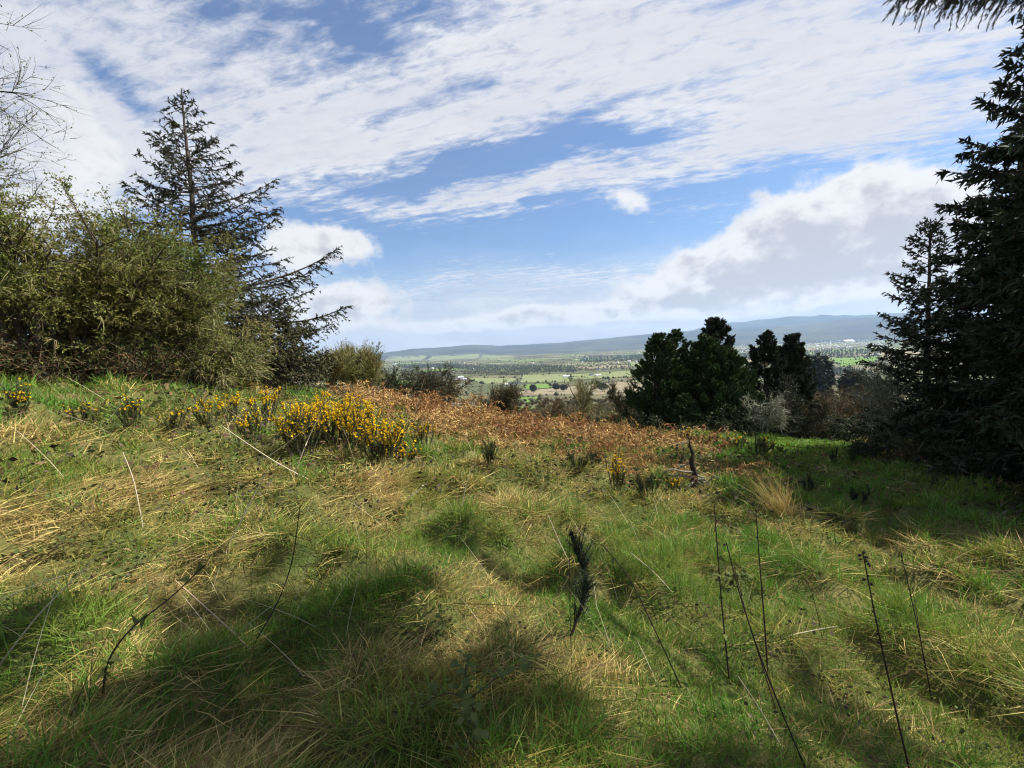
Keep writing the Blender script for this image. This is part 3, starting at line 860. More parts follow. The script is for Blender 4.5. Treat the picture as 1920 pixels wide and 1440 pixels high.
def bare_tree(name, label, px, py_top, Y, wid, seed=1, stems=5, n1=60, n2=600, n3=5000, tw=.006, twig='twig', bark='bark', leaf=None, nleaf=0, lsize=.04, cat='tree', spread=.7, up=.25, vert=1.0, loc=None, H=None, base_w=.25, group=None, grav=0.0, fork=.0, lean=(0, 0), thick=1.0, low=.2, fine=1.0):
    rg = np.random.default_rng(seed)
    if loc is None: loc, H = stand(px, py_top, Y)
    t = thing(name, label, cat, loc, group)
    K = 7; u = np.linspace(0, 1, K)
    az = rg.random(stems) * 6.283 + np.arange(stems) * 2.4; sp = rg.uniform(.25, 1, stems) * wid * .36
    St = np.zeros((stems, K, 3)); hh = H * rg.uniform(.62, .86, stems)
    St[:, :, 2] = hh[:, None] * u ** (1 / vert) - .15
    q = np.column_stack([np.cos(az), np.sin(az)])
    St[:, :, :2] = q[:, None] * (base_w * .3 + sp[:, None] * (np.clip(u - fork, 0, 1) / (1 - fork)) ** 1.15)[..., None] + rg.normal(0, .03 * wid, (stems, K, 2)) * u[None, :, None]
    St[:, :, :2] += np.array(lean)[None, None] * (u ** 1.3 * H)[None, :, None]
    if fork: St[:, :, :2] *= np.where(u[None, :, None] < fork, .35, 1)
    sr = (H * .014 * thick * rg.uniform(.6, 1.1, stems))[:, None] * (1 - .8 * u)[None] + .004
    if stems > 8:
        g = Geo(); tubes(g, St, sr, 7); g.obj('stems', M[bark], t, True)
    else:
        for k in range(stems):
            g = Geo(); tubes(g, St[k:k + 1], sr[k:k + 1], 7); g.obj('stem', M[bark], t, True)
    L1 = grow(rg, St, n1, .22 * wid, .42 * wid, spread, up, low, 1, 6, .3, .45, grav)
    g = Geo(); tubes(g, L1, np.tile(np.linspace(1, .25, 6) * H * .0042 * thick + .002, (n1, 1)), 3)
    g.obj('branches', M[bark], t, True)
    K3 = 3 if Y and Y < 15 else 2
    L2 = grow(rg, np.concatenate([L1[:, :], L1]), n2, .10 * wid * fine, .26 * wid * fine, spread * 1.05, up * .8, .15, 1, 4, .3, .3, grav)
    L3 = grow(rg, L2, n3, .05 * wid * fine, .13 * wid * fine, spread * 1.1, up * .6, .1, 1, K3, .3, .2, grav)
    g = Geo(); ribbons(g, L2, np.tile(np.linspace(1, .5, 4) * tw * 1.5, (n2, 1)), rg); ribbons(g, L3, np.tile(np.linspace(1, .3, K3) * tw, (n3, 1)), rg)
    g.obj('twigs', M[twig], t)
    if leaf:
        i = rg.integers(0, n3, nleaf); p, tg = sample(L3, i, rg.random(nleaf))
        g = Geo(); diamonds(g, p + randu(rg, nleaf) * lsize * .5, unit(tg * .3 + randu(rg, nleaf) + np.array([0, 0, .2])), lsize * rg.uniform(.6, 1.3, nleaf), lsize * .3, rg)
        g.obj('crown', M[leaf], t)
    return t


# --- left side
spruce('spruce_tree', 'tall thin topped spruce tree rising behind the big willow bushes', 340, 166, 17, 6.0, 'spruce', .03, 190, 12, .125, 19, 1.12, -4, 30, .28, .3, 3, one_side=(0, .14), gap=.24)
spruce('young_spruce', 'low olive spruce under the right-hand skirts of the tall spruce', 490, 560, 16, 2.6, 'spruce_olive', .02, 80, 10, .13, 20, .5, -2, 40, .2, .2, 5)
spruce('young_spruce', 'smallest olive spruce between the tall spruce and the grey willows', 550, 615, 17, 2.2, 'spruce_olive', .02, 60, 10, .13, 20, .5, -2, 40, .2, .2, 6)
bare_tree('willow_bush', 'huge olive willow bush bulging at the left edge, thick with twigs', 60, 335, 11.5, 5.6, 11, 28, 420, 3000, 15000, .005, 'twig', 'bark', 'willow_leaf', 76000, .06, 'bush', .9, .05, 1.3, base_w=3.2, low=.06, grav=.12, fine=.6)
bare_tree('willow_bush', 'rounded olive willow bush nestled against the foot of the tall spruce', 255, 455, 13.0, 4.4, 12, 24, 380, 2600, 13000, .005, 'twig', 'bark', 'willow_leaf', 56000, .058, 'bush', .9, .05, 1.3, base_w=2.8, grav=.18, low=.06, fine=.65)
bare_tree('willow_bush', 'low olive willow bush spreading below the spruce branches', 385, 585, 13.2, 2.8, 13, 16, 130, 1200, 7000, .0055, 'twig', 'bark', 'willow_leaf', 15000, .055, 'bush', .8, .0, 1.2, base_w=1.8, grav=.25, low=.05)
bare_tree('hawthorn_tree', 'tall wispy tree at the left edge, bare twigs just budding green', -370, -160, 10.5, 7.4, 14, 6, 90, 1000, 9000, .006, 'dark_twig', 'bark', 'spring_leaf', 14000, .05, 'tree', .8, .1, 1.0, base_w=.6)
bare_tree('willow_bush', 'grey willow bush between the young spruces and the fan shaped willow', 592, 652, 21, 3.2, 15, 12, 90, 700, 5000, .009, 'twig', 'bark', 'willow_leaf', 6000, .06, 'bush', .6, .3, 1.1, base_w=1.0, low=.08)
bare_tree('willow_bush', 'dim olive willow bush just left of the fan shaped willow', 642, 664, 23, 3.0, 16, 10, 80, 600, 4500, .009, 'twig', 'bark', 'willow_leaf', 5000, .06, 'bush', .6, .3, 1.1, base_w=1.0, low=.08)
bare_tree('willow_tree', 'fan shaped willow with many dark upright stems and a rounded olive top', 690, 648, 24, 3.7, 17, 10, 90, 900, 8000, .009, 'twig', 'dark_twig', 'willow_leaf', 9000, .06, 'tree', .45, .35, .9, base_w=.5, fork=.12)
bare_tree('hawthorn_bush', 'dark hawthorn bush right of the fan shaped willow on the crest', 768, 686, 27, 4.2, 18, 10, 90, 700, 6500, .01, 'dark_twig', 'dark_twig', 'ivy', 9000, .08, 'bush', .9, .05, 1.2, base_w=1.2, low=.05)
bare_tree('hawthorn_bush', 'leaning hawthorn bush whose arms reach out towards the metal gate', 812, 700, 28, 3.0, 19, 7, 60, 500, 3500, .01, 'brown_twig', 'dark_twig', 'ivy', 4000, .08, 'bush', .9, .1, 1.1, base_w=.7, lean=(.18, 0))
bare_tree('hawthorn_bush', 'brown hawthorn bush with a dark leafy middle beyond the metal gate', 935, 727, 33, 4.2, 20, 10, 80, 600, 5000, .012, 'brown_twig', 'dark_twig', 'ivy', 8000, .09, 'bush', .8, .1, 1.1, base_w=1.0, low=.08)
bare_tree('bare_tree', 'bare brown tree with open twisting limbs in front of the green pastures', 1086, 706, 38, 4.4, 21, 5, 45, 400, 2600, .013, 'twig', 'dark_twig', 'willow_leaf', 1500, .06, 'tree', .8, .3, 1.0, base_w=.3, fork=.25, thick=1.6)
bare_tree('bare_tree', 'ragged ivy hung tree close to the left flank of the cypresses', 1166, 690, 36, 3.6, 22, 4, 36, 300, 2200, .013, 'brown_twig', 'dark_twig', 'ivy', 5000, .07, 'tree', .6, .3, 1.0, base_w=.3, fork=.2, thick=1.8)
bare_tree('brown_bush', 'low brown bush under the bare tree on the crest', 1040, 755, 34, 3.4, 23, 9, 60, 500, 3000, .012, 'brown_twig', 'dark_twig', None, 0, .05, 'bush', .9, .05, 1.1, base_w=.8)
bare_tree('brown_bush', 'low olive bush at the left foot of the cypresses', 1150, 782, 25, 2.6, 24, 9, 60, 500, 3000, .009, 'twig', 'dark_twig', 'hedge_leaf', 4000, .06, 'bush', .9, .05, 1.1, base_w=.8)

for k, (px, py, Y, w_, lab) in enumerate([(40, 560, 14.5, 5.0, 'dark tangle of undergrowth behind the huge willow bush'), (230, 580, 15, 4.5, 'dark tangle of undergrowth between the willow bushes and the spruce'), (440, 640, 16.5, 4.0, 'dark tangle of undergrowth at the foot of the tall spruce')]):
    bare_tree('undergrowth_shrub', lab, px, py, Y, w_, 90 + k, 14, 50, 300, 1500, .009, 'brown_twig', 'dark_twig', 'ivy', 8000, .12, 'shrub', 1.0, .0, 1.3, base_w=2.5, low=.02)

for k, (px, py, Y, w_, lab) in enumerate([(10, 640, 10.6, 3.0, 'brown dead bramble thicket under the huge willow bush at the left edge'), (150, 655, 11.2, 2.8, 'brown dead bramble thicket in the hollow under the huge willow bush'), (310, 672, 12.4, 2.6, 'brown dead bramble thicket below the rounded willow bush')]):
    bare_tree('bramble_thicket', lab, px, py, Y, w_, 95 + k, 12, 70, 500, 4200, .006, 'litter', 'dark_twig', 'ivy', 5000, .07, 'thicket', 1.1, .0, 1.3, base_w=2.2, low=.02)

# --- middle: cypress clump and the pair beside it
cypress('cypress_tree', 'leftmost cypress of the dark clump, a narrow flame shape', 1236, 622, 24, 3.9, 31, 40000, .105, point=.6)
cypress('cypress_tree', 'cypress peeping over the shoulder of the flame shaped one', 1266, 616, 24.6, 3.4, 32, 28000, .105, point=.6)
cypress('cypress_tree', 'broadest cypress of the dark clump, rounded and dense', 1326, 626, 24, 5.1, 33, 60000, .105, point=.5)
cypress('cypress_tree', 'tallest cypress of the clump with a ragged spiky top', 1340, 594, 27, 4.4, 34, 22000, .17, 'spruce_dark', .8, lump=.8, spiky=.2)
cypress('cypress_tree', 'rightmost cypress of the dark clump, its side falling steeply', 1368, 655, 23.5, 3.6, 35, 30000, .105, point=.5)
cypress('cypress_bush', 'small dark cypress bush low in front of the clump', 1284, 738, 22.5, 2.0, 36, 12000, .12, 'cypress', .6)
cypress('cypress_bush', 'rounded evergreen bush low at the right front of the clump', 1352, 752, 22, 2.0, 37, 12000, .12, 'cypress', .5)
cypress('cypress_tree', 'spiky dark cypress, the narrower of the pair right of the clump', 1434, 620, 28, 3.1, 38, 18000, .17, 'spruce_dark', .78, lump=.8, spiky=.3)
cypress('cypress_tree', 'bushier dark cypress of the pair right of the clump', 1486, 625, 28.5, 3.6, 39, 22000, .17, 'spruce_dark', .74, lump=.7, spiky=.2)
spruce('young_spruce', 'small dense spruce standing in front of the cypress pair', 1476, 703, 22, 1.5, 'spruce_dark', .02, 110, 13, .10, 26, .75, 0, 40, .15, .25, 40)
bare_tree('bare_tree', 'small pale lichened tree between the clump and the small spruce', 1428, 728, 21, 2.4, 41, 5, 40, 350, 2400, .009, 'lichen', 'lichen', None, 0, .05, 'tree', 1.0, .0, 1.0, base_w=.3)
bare_tree('bare_tree', 'thin ivy clad tree just right of the small spruce', 1518, 728, 22, 2.0, 42, 4, 30, 260, 1900, .008, 'brown_twig', 'dark_twig', 'hedge_leaf', 2500, .06, 'tree', .8, .1, 1.0, base_w=.3)
for k, (px, py, Y, w_, lab) in enumerate([(1548, 745, 30, 4.5, 'rusty brown leafless bush in the gap nearest the small spruce'),
                                          (1590, 735, 33, 5.0, 'wide rusty brown leafless bush in the middle of the gap'),
                                          (1632, 728, 30, 4.5, 'rusty brown leafless bush half hidden by the lichened tree')]):
    bare_tree('brown_bush', lab, px, py, Y, w_, 50 + k, 10, 80, 700, 5000, .011, 'brown_twig', 'brown_twig', None, 0, .05, 'bush', .8, .1, 1.1, base_w=1.2)
for k, (px, py, Y, w_, lab) in enumerate([(1385, 770, 21.5, 2.6, 'pale leaved shrub at the right foot of the cypress clump'), (1425, 790, 23.5, 2.6, 'dark low shrub under the pale lichened tree'),
                                          (1480, 795, 23.5, 3.0, 'dark low shrub under the small dense spruce'), (1545, 793, 23.5, 3.0, 'dark low shrub in front of the rusty bushes'),
                                          (1605, 795, 23, 3.0, 'dark low shrub at the end of the green strip'), (1235, 795, 22.5, 2.6, 'dark low shrub under the flame shaped cypress'), (1310, 795, 22, 3.0, 'dark low shrub under the middle of the cypress clump')]):
    bare_tree('hedge_shrub', lab, px, py, Y, w_, 60 + k, 12, 60, 400, 2400, .007, 'dark_twig', 'dark_twig', 'hedge_leaf', 7000, .1, 'shrub', 1.0, .0, 1.3, base_w=1.2, group='dark shrubs along the bottom of the field')

# --- right side
spruce('spruce_tree', 'slender spruce with open branches beside the great dark spruces', 1745, 410, 16, 2.3, 'spruce_dark', .06, 170, 13, .14, 24, .72, 5, 38, .2, .25, 71)
spruce('spruce_tree', 'great dark spruce filling the upper right edge', 2010, -90, 12.5, 3.9, 'spruce_dark', .02, 240, 11, .2, 19, .72, -6, 32, .28, .25, 72)
spruce('spruce_tree', 'dark spruce with heavy low skirts in front of the slender spruce', 1915, 250, 13.5, 2.9, 'spruce_dark', .01, 200, 13, .16, 22, .6, -12, 32, .22, .2, 73)
spruce('spruce_tree', 'dark spruce whose low boughs sweep the shaded grass at the right edge', 2120, 60, 8.5, 2.9, 'spruce_dark', .01, 190, 13, .2, 22, .5, -14, 30, .2, .15, 74)
bare_tree('bare_tree', 'dead looking lichened tree with grey twigs under the slender spruce', 1695, 655, 15, 3.0, 75, 5, 50, 450, 3200, .0075, 'lichen', 'pale_bark', 'hedge_leaf', 3500, .05, 'tree', 1.0, .0, 1.0, base_w=.4)
bare_tree('hedge_shrub', 'dark bramble mound at the end of the bright strip under the spruces', 1668, 838, 14.5, 2.2, 76, 12, 60, 500, 3000, .006, 'dark_twig', 'dark_twig', 'hedge_leaf', 8000, .06, 'shrub', 1.0, 0, 1.3, base_w=1.2)
bare_tree('hedge_shrub', 'tangled dark undergrowth with dead twigs below the great spruces', 1790, 845, 12, 2.6, 77, 12, 60, 500, 3000, .006, 'brown_twig', 'dark_twig', 'hedge_leaf', 6000, .06, 'shrub', 1.0, 0, 1.3, base_w=1.4)
bare_tree('hedge_shrub', 'shaded thicket at the right edge under the great spruces', 1890, 850, 10.5, 2.6, 78, 12, 60, 500, 3000, .006, 'dark_twig', 'dark_twig', 'hedge_leaf', 8000, .06, 'shrub', 1.0, 0, 1.3, base_w=1.4)

spruce('spruce_tree', 'unseen spruce added beyond the right edge to darken the grass', 0, 0, 0, 2.7, 'spruce_dark', .02, 170, 13, .32, 15, .5, -8, 30, .2, .15, 79, loc=np.array([12.6, 7.0, hz(12.6, 7.0)]), H=7.2)  # out of view, added to deepen the shade over the right-hand grass
spruce('spruce_tree', 'second unseen spruce added beyond the right edge for shade on the grass', 0, 0, 0, 2.6, 'spruce_dark', .02, 150, 13, .32, 15, .5, -8, 30, .2, .15, 80, loc=np.array([13.6, 10.2, hz(13.6, 10.2)]), H=8.4)  # also out of view, added with coarse sprays for a denser shadow

# --- the spruce beside the camera: only one bough hangs into the picture, its crown shades the foreground
tl = np.array([8.0, .7, hz(8.0, .7)])
near_spruce = spruce('spruce_tree', 'bough of a near spruce hanging into the top right corner', 0, 0, 0, 3.6, 'spruce_dark', .6, 180, 9, .22, 18, .55, -6, 30, .3, .2, 81, loc=tl, H=18)


def bough(parent, ends, seed, mat='spruce_dark'):
    rg = np.random.default_rng(seed); base = np.array(parent.location)
    pts = np.array([np.asarray(e, float) - base for e in ends])
    u = np.linspace(0, 1, 14); k = np.linspace(0, 1, len(pts)); B = np.stack([np.interp(u, k, pts[:, i]) for i in range(3)], -1)[None]
    g = Geo(); tubes(g, B, (np.linspace(.035, .006, 14))[None], 6); g.obj('bough', M['bark'], parent, True)
    n = 150; idx = np.zeros(n, int); p, t = sample(B, idx, rg.uniform(.35, 1, n)); q = np.linspace(0, 1, 5)
    d = unit(t * .7 + randu(rg, n) * .55 + np.array([0, 0, -.45])); lt = rg.uniform(.08, .28, n)
    TW = p[:, None] + d[:, None] * (lt[:, None] * q)[..., None]; TW[:, :, 2] -= lt[:, None] * q ** 2 * .35
    g = Geo(); ribbons(g, TW, np.tile(np.linspace(.004, .0015, 5), (n, 1)), rg); g.obj('twigs', M['bark'], parent)
    m_ = 60; ti = np.repeat(np.arange(n), m_); a_, tt = sample(TW, ti, rg.random(n * m_))
    g = Geo(); diamonds(g, a_, unit(tt * .9 + randu(rg, n * m_) * .6), .035 * rg.uniform(.6, 1.3, n * m_), .0035, rg); g.obj('needles', M[mat], parent)


bough(near_spruce, [tl + np.array([0, 0, 6.6]), P_at(2150, -120, 3.6), P_at(1900, -25, 4.3), P_at(1690, -12, 5.0)], 5)
bough(near_spruce, [tl + np.array([0, 0, 6.9]), P_at(2250, -130, 3.6), P_at(2000, -40, 4.2), P_at(1800, -25, 4.7)], 6)

# ------------------------------------------------------------------ metal gate beyond the crest
gp, _ = stand(853, 762, 31)
gt = thing('field_gate', 'grey metal field gate half hidden behind the crest between the hawthorns', 'gate', gp, rz=.15)
for k in range(6):
    g = Geo(); z_ = .25 + k * .2; tubes(g, np.array([[[-1.3, 0, z_], [0, 0, z_], [1.3, 0, z_]]]), np.full((1, 3), .03), 6); g.obj('rail', M['steel'], gt, True)
for x_ in (-1.3, 0, 1.3):
    g = Geo(); tubes(g, np.array([[[x_, -.03, -.2], [x_, -.03, .6], [x_, -.03, 1.32]]]), np.full((1, 3), .035), 6); g.obj('upright', M['steel'], gt, True)
_top = P_at(853, 757, 31)[2] - 1.3
gt.location.z = max(float(gp[2]), min(float(_top), float(gp[2]) + .6))


# ------------------------------------------------------------------ gorse
def gorse(label, loc, H, W, seed, stems=14, subs=60, spine=.03, nsp=9000, nfl=0, fl=.03, name='gorse_bush', mat='gorse', top=.45, group=None):
    rg = np.random.default_rng(seed); t = thing(name, label, 'gorse', loc, group)
    K = 6; u = np.linspace(0, 1, K); az = rg.random(stems) * 6.283
    sp = rg.random(stems) ** .6 * W * .42
    St = np.zeros((stems, K, 3)); St[:, :, 2] = (H * rg.uniform(.55, .95, stems))[:, None] * u - .05
    St[:, :, :2] = np.column_stack([np.cos(az), np.sin(az)])[:, None] * (sp[:, None] * (.35 + .65 * u))[..., None] + rg.normal(0, .025 * W, (stems, K, 2)) * u[None, :, None]
    Sb = grow(rg, St, subs, .16 * H, .38 * H, .55, .7, .3, 1, 5, .2)
    g = Geo(); tubes(g, St, np.tile(np.linspace(.012, .004, K) * max(H, .5), (stems, 1)), 5); ribbons(g, Sb, np.tile(np.linspace(.006, .003, 5), (subs, 1)), rg); g.obj('stems', M['bark'], t)
    n1 = nsp // 3; i = rg.integers(0, stems, n1); p1, t1 = sample(St, i, rg.uniform(.25, 1, n1))
    j = rg.integers(0, subs, nsp - n1); p2, t2 = sample(Sb, j, rg.random(nsp - n1))
    p = np.concatenate([p1, p2]); tt = np.concatenate([t1, t2])
    g = Geo(); diamonds(g, p, unit(tt * .6 + randu(rg, nsp)), spine * rg.uniform(.6, 1.4, nsp), spine * .11, rg, .3); g.obj('foliage', M[mat], t)
    if nfl:
        cand = Sb[np.argsort(-Sb[:, -1, 2])[:max(4, int(subs * top))]]
        act = cand[rg.random(len(cand)) < .75] if len(cand) > 6 else cand
        nc = nfl; i = rg.integers(0, len(act), nc); p, tt = sample(act, i, rg.random(nc) ** .6)
        p = p + randu(rg, nc) * .018; m_ = 6
        p = np.repeat(p, m_, 0); d = randu(rg, len(p))
        g = Geo(); diamonds(g, p, d, fl * rg.uniform(.6, 1.2, len(p)), fl * .36, rg, .6); g.obj('flowers', M['flower'], t)
    return t


def gpos(px, py): return at(px, py, 60)


def gz(px, py, pyt):
    p = gpos(px, py); d = p[1]; q = P_at(px, pyt, d); return p, max(.15, q[2] - p[2])


for k, (px, py, pt, w_, nf, lab) in enumerate([
        (600, 845, 735, 1.0, 620, 'tallest gorse bush ablaze with yellow flowers left of the bracken'),
        (660, 850, 752, 1.0, 520, 'broad gorse bush in full yellow flower beside the tallest one'),
        (715, 862, 790, .8, 330, 'lower yellow gorse bush trailing downhill from the flowering pair'),
        (745, 875, 825, .6, 220, 'last low yellow gorse of the flowering row, nearest the camera'),
        (570, 850, 765, .7, 170, 'gorse bush with scattered flowers at the left end of the bright row')]):
    p, h_ = gz(px, py, pt); gorse(lab, p, h_, w_ * p[1] / 5.2, 100 + k, 26, 260, .032, 12000, int(nf * 2.2), .026, top=.75)
for k, (px, py, pt, w_, nf, lab) in enumerate([
        (40, 780, 712, .4, 16, 'gorse tuft with one bright flower spike at the left edge'),
        (395, 800, 742, .5, 32, 'thin gorse with few flower spikes left of the leggy pair'),
        (435, 790, 736, .45, 50, 'leggy gorse with yellow tips, left one of two'),
        (500, 795, 728, .55, 70, 'leggy gorse with yellow tips closest to the bright flowering row'),
        (470, 830, 770, .5, 30, 'low gorse with a few flowers below the leggy pair'),
        (250, 800, 745, .6, 14, 'dark gorse with a single small flower in the green grass'),
        (150, 800, 752, .6, 12, 'dark sparse gorse in the green grass at the left'),
        (320, 810, 765, .5, 10, 'nearly flowerless dark gorse between the sparse ones'),
        (795, 840, 790, .4, 22, 'dark upright gorse with few flowers just right of the bright row'),
        (915, 870, 822, .35, 0, 'small flowerless gorse alone in the straw grass'),
        (1085, 880, 842, .35, 0, 'short dark gorse sprig in the bracken, left of two'),
        (1115, 875, 840, .4, 0, 'short dark gorse sprig in the bracken, nearer the flowering sprig'),
        (1155, 925, 850, .3, 30, 'slim gorse sprig with bright flowers near the burnt stump'),
        (1215, 930, 880, .55, 0, 'low green gorse clump left of the burnt stump'),
        (1268, 925, 890, .4, 22, 'low gorse with a yellow patch touching the burnt stump'),
        (880, 785, 765, .5, 60, 'yellow gorse on the crest nearest the metal gate'),
        (765, 765, 750, .5, 40, 'yellow gorse on the crest under the dark hawthorn'),
        (925, 790, 772, .5, 30, 'small yellow gorse on the crest under the brown hawthorn')]):
    p, h_ = gz(px, py, pt); gorse(lab, p, h_, w_ * max(1, p[1] / 6), 120 + k, 12, 60, .03 * max(1, p[1] / 9), 3600, int(nf * 3), .028 * max(1, p[1] / 9), top=.6)
_r = random.Random(4)
_row = ['under the low brown bush', 'under the bare brown tree', 'one step right of the bare brown tree', 'under the low olive bush', 'before the ivy hung tree', 'under the flame shaped cypress', 'below the peeping cypress', 'below the small cypress bush', 'below the broad cypress', 'below the pale leaved shrub', 'below the pale lichened tree', 'left of the small dense spruce', 'below the small dense spruce', 'at the start of the bright strip', 'at the middle of the bright strip']
for k, (px, py) in enumerate([(1040, 800), (1075, 806), (1110, 808), (1145, 815), (1180, 822), (1215, 828), (1250, 832), (1285, 838), (1330, 838), (1380, 848), (1420, 852), (1455, 850)]):
    p, h_ = gz(px, py, py - _r.uniform(16, 34))
    gorse('low flowering gorse along the field edge, ' + _row[k], p, h_ + .1, 1.3, 160 + k, 14, 60, .05, 3600, _r.choice([10, 25, 45]), .045, group='gorse row along the lower edge of the field')
for k, (px, py, pt, nf, lab) in enumerate([(1565, 870, 838, 0, 'dark gorse sprig against the bright strip, left of two'), (1595, 872, 840, 0, 'dark gorse sprig against the bright strip, next to the mound'), (1660, 878, 840, 14, 'gorse with orange yellow tips in the shade by the bramble mound'),
                                           (1515, 925, 893, 0, 'tiny gorse sprig in the shaded grass'), (1610, 950, 905, 0, 'forked gorse sprig in the shaded grass')]):
    p, h_ = gz(px, py, pt); gorse(lab, p, h_, .4, 190 + k, 5, 14, .035, 1600, nf, .03, 'gorse_sprig', 'gorse_dark')


def curve_pts(pts, n=14):
    """smooth curve through world points"""
    P = np.array(pts, float); k = np.arange(len(P)); u = np.linspace(0, len(P) - 1, n); out = []
    for v in u:
        i = min(int(v), len(P) - 2); f = v - i
        p0 = P[max(i - 1, 0)]; p1 = P[i]; p2 = P[i + 1]; p3 = P[min(i + 2, len(P) - 1)]
        out.append(.5 * ((2 * p1) + (-p0 + p2) * f + (2 * p0 - 5 * p1 + 4 * p2 - p3) * f * f + (-p0 + 3 * p1 - 3 * p2 + p3) * f ** 3))
    return np.array(out)


# the young gorse in the foreground: one spiny stem
rg = np.random.default_rng(9)
b = gpos(1066, 1195); Yb = b[1]
C = curve_pts([b + [0, 0, -.03], P_at(1092, 1130, Yb), P_at(1098, 1085, Yb - .05), P_at(1088, 1040, Yb - .05), P_at(1071, 1000, Yb - .03)], 24) - b
t = thing('young_gorse', 'dark spiny young gorse stem standing alone in the foreground grass', 'gorse', b)
g = Geo(); tubes(g, C[None], np.linspace(.010, .005, 24)[None], 7); g.obj('stem', M['bark'], t, True)
side = grow(rg, C[None, 4:19], 46, .05, .16, .9, .5, 0, 1, 5, .2)
low = grow(rg, C[None, 2:9], 12, .12, .24, .9, .35, 0, 1, 5, .2)
g = Geo(); tubes(g, side, np.tile(np.linspace(.0035, .0015, 5), (46, 1)), 4); tubes(g, low, np.tile(np.linspace(.004, .0015, 5), (12, 1)), 4); g.obj('shoots', M['dark_stem'], t)
n = 2600; p, tt = sample(C[None], np.zeros(n, int), .12 + .88 * rg.random(n) ** .8); n2 = 2600; p2, t2 = sample(np.concatenate([side, low]), rg.integers(0, 58, n2), rg.random(n2))
g = Geo(); diamonds(g, np.concatenate([p, p2]), unit(np.concatenate([tt, t2]) * .5 + randu(rg, n + n2)), .03 * rg.uniform(.5, 1.3, n + n2), .0016, rg, .25); g.obj('spines', M['gorse_dark'], t)

# ------------------------------------------------------------------ burnt stump with pale roots
b = gpos(1300, 912); Yb = b[1]; rg = np.random.default_rng(17)
t = thing('dead_shrub', 'charred dead shrub stump with pale splayed branches at its foot', 'stump', b)
C = curve_pts([b + [0, 0, -.1], P_at(1303, 890, Yb), P_at(1297, 868, Yb), P_at(1299, 850, Yb), P_at(1293, 835, Yb), P_at(1294, 822, Yb)], 18) - b
g = Geo(); tubes(g, C[None], (np.array([.10, .085, .07, .062, .055, .06, .05, .046, .055, .045, .038, .04, .03, .032, .022, .016, .012, .006]) * rg.uniform(.85, 1.15, 18))[None], 9); g.obj('trunk', M['burnt'], t, True)
for a_, bpx in (((1297, 866), [(1285, 872), (1275, 874)]), ((1302, 885), [(1280, 884), (1255, 880), (1240, 892)]), ((1302, 895), [(1275, 892), (1252, 890)]), ((1304, 898), [(1325, 905), (1340, 892), (1350, 905)]),
                ((1304, 900), [(1318, 912), (1328, 925)]), ((1303, 900), [(1322, 900), (1336, 915)]), ((1302, 900), [(1290, 915), (1280, 922)]), ((1304, 890), [(1318, 897), (1333, 922)])):
    c = curve_pts([P_at(*a_, Yb)] + [P_at(x_, y_, Yb - .15 * (k + 1) * rg.uniform(-.6, 1)) for k, (x_, y_) in enumerate(bpx)], 10) - b
    g = Geo(); tubes(g, c[None], np.linspace(.026, .006, 10)[None], 6)
    tw = grow(rg, c[None], 9, .06, .2, .9, -.1, .3, 1, 4, .3); tubes(g, tw, np.tile(np.linspace(.008, .003, 4), (9, 1)), 4); g.obj('branch', M['pale_bark'], t, True)
c = curve_pts([P_at(1294, 826, Yb), P_at(1284, 829, Yb), P_at(1272, 833, Yb), P_at(1259, 830, Yb)], 10) - b
g = Geo(); tubes(g, c[None], np.linspace(.012, .006, 10)[None], 5); g.obj('branch', M['pale_bark'], t, True)

# ------------------------------------------------------------------ stalks and stems one can pick out
def stem(name, label, pts, mat, r=.004, lift=0.0, cat='stalk', heads=0, seed=0, leaves=0, group=None, base_i=-1, lean=0.0):
    """pts in photo pixels from tip to base; the base stands on the ground"""
    rg = np.random.default_rng(seed + 500)
    b = gpos(*pts[base_i]); Yb = b[1]; t = thing(name, label, cat, b, group)
    n_ = len(pts)
    C = curve_pts([P_at(x_, y_, Yb + lean * (n_ - 1 - k)) for k, (x_, y_) in enumerate(pts)], 16) - b
    if base_i == -1: C = np.vstack([C, C[-1] + [0, 0, -.05]])
    K = len(C)
    g = Geo(); tubes(g, C[None], np.linspace(r * .45, r, K)[None], 6); g.obj('stalk', M[mat], t, True)
    if heads:
        u_ = rg.random(heads) ** 1.5 * .45; p, tt = sample(C[None], np.zeros(heads, int), u_)
        g = Geo(); p = p + randu(rg, heads) * r * 3.2
        lumps(g, p, np.full(heads, r * 1.5) * rg.uniform(.6, 1.3, heads), rg, 1.1); g.obj('seed_heads', M[mat], t)
    if leaves:
        p, tt = sample(C[None], np.zeros(leaves, int), rg.uniform(.05, .8, leaves)); g = Geo()
        diamonds(g, p, unit(randu(rg, leaves) + np.array([0, 0, -.1])), .045 * rg.uniform(.7, 1.3, leaves), .013, rg, .5); g.obj('leaves', M['bramble'], t)
    return t


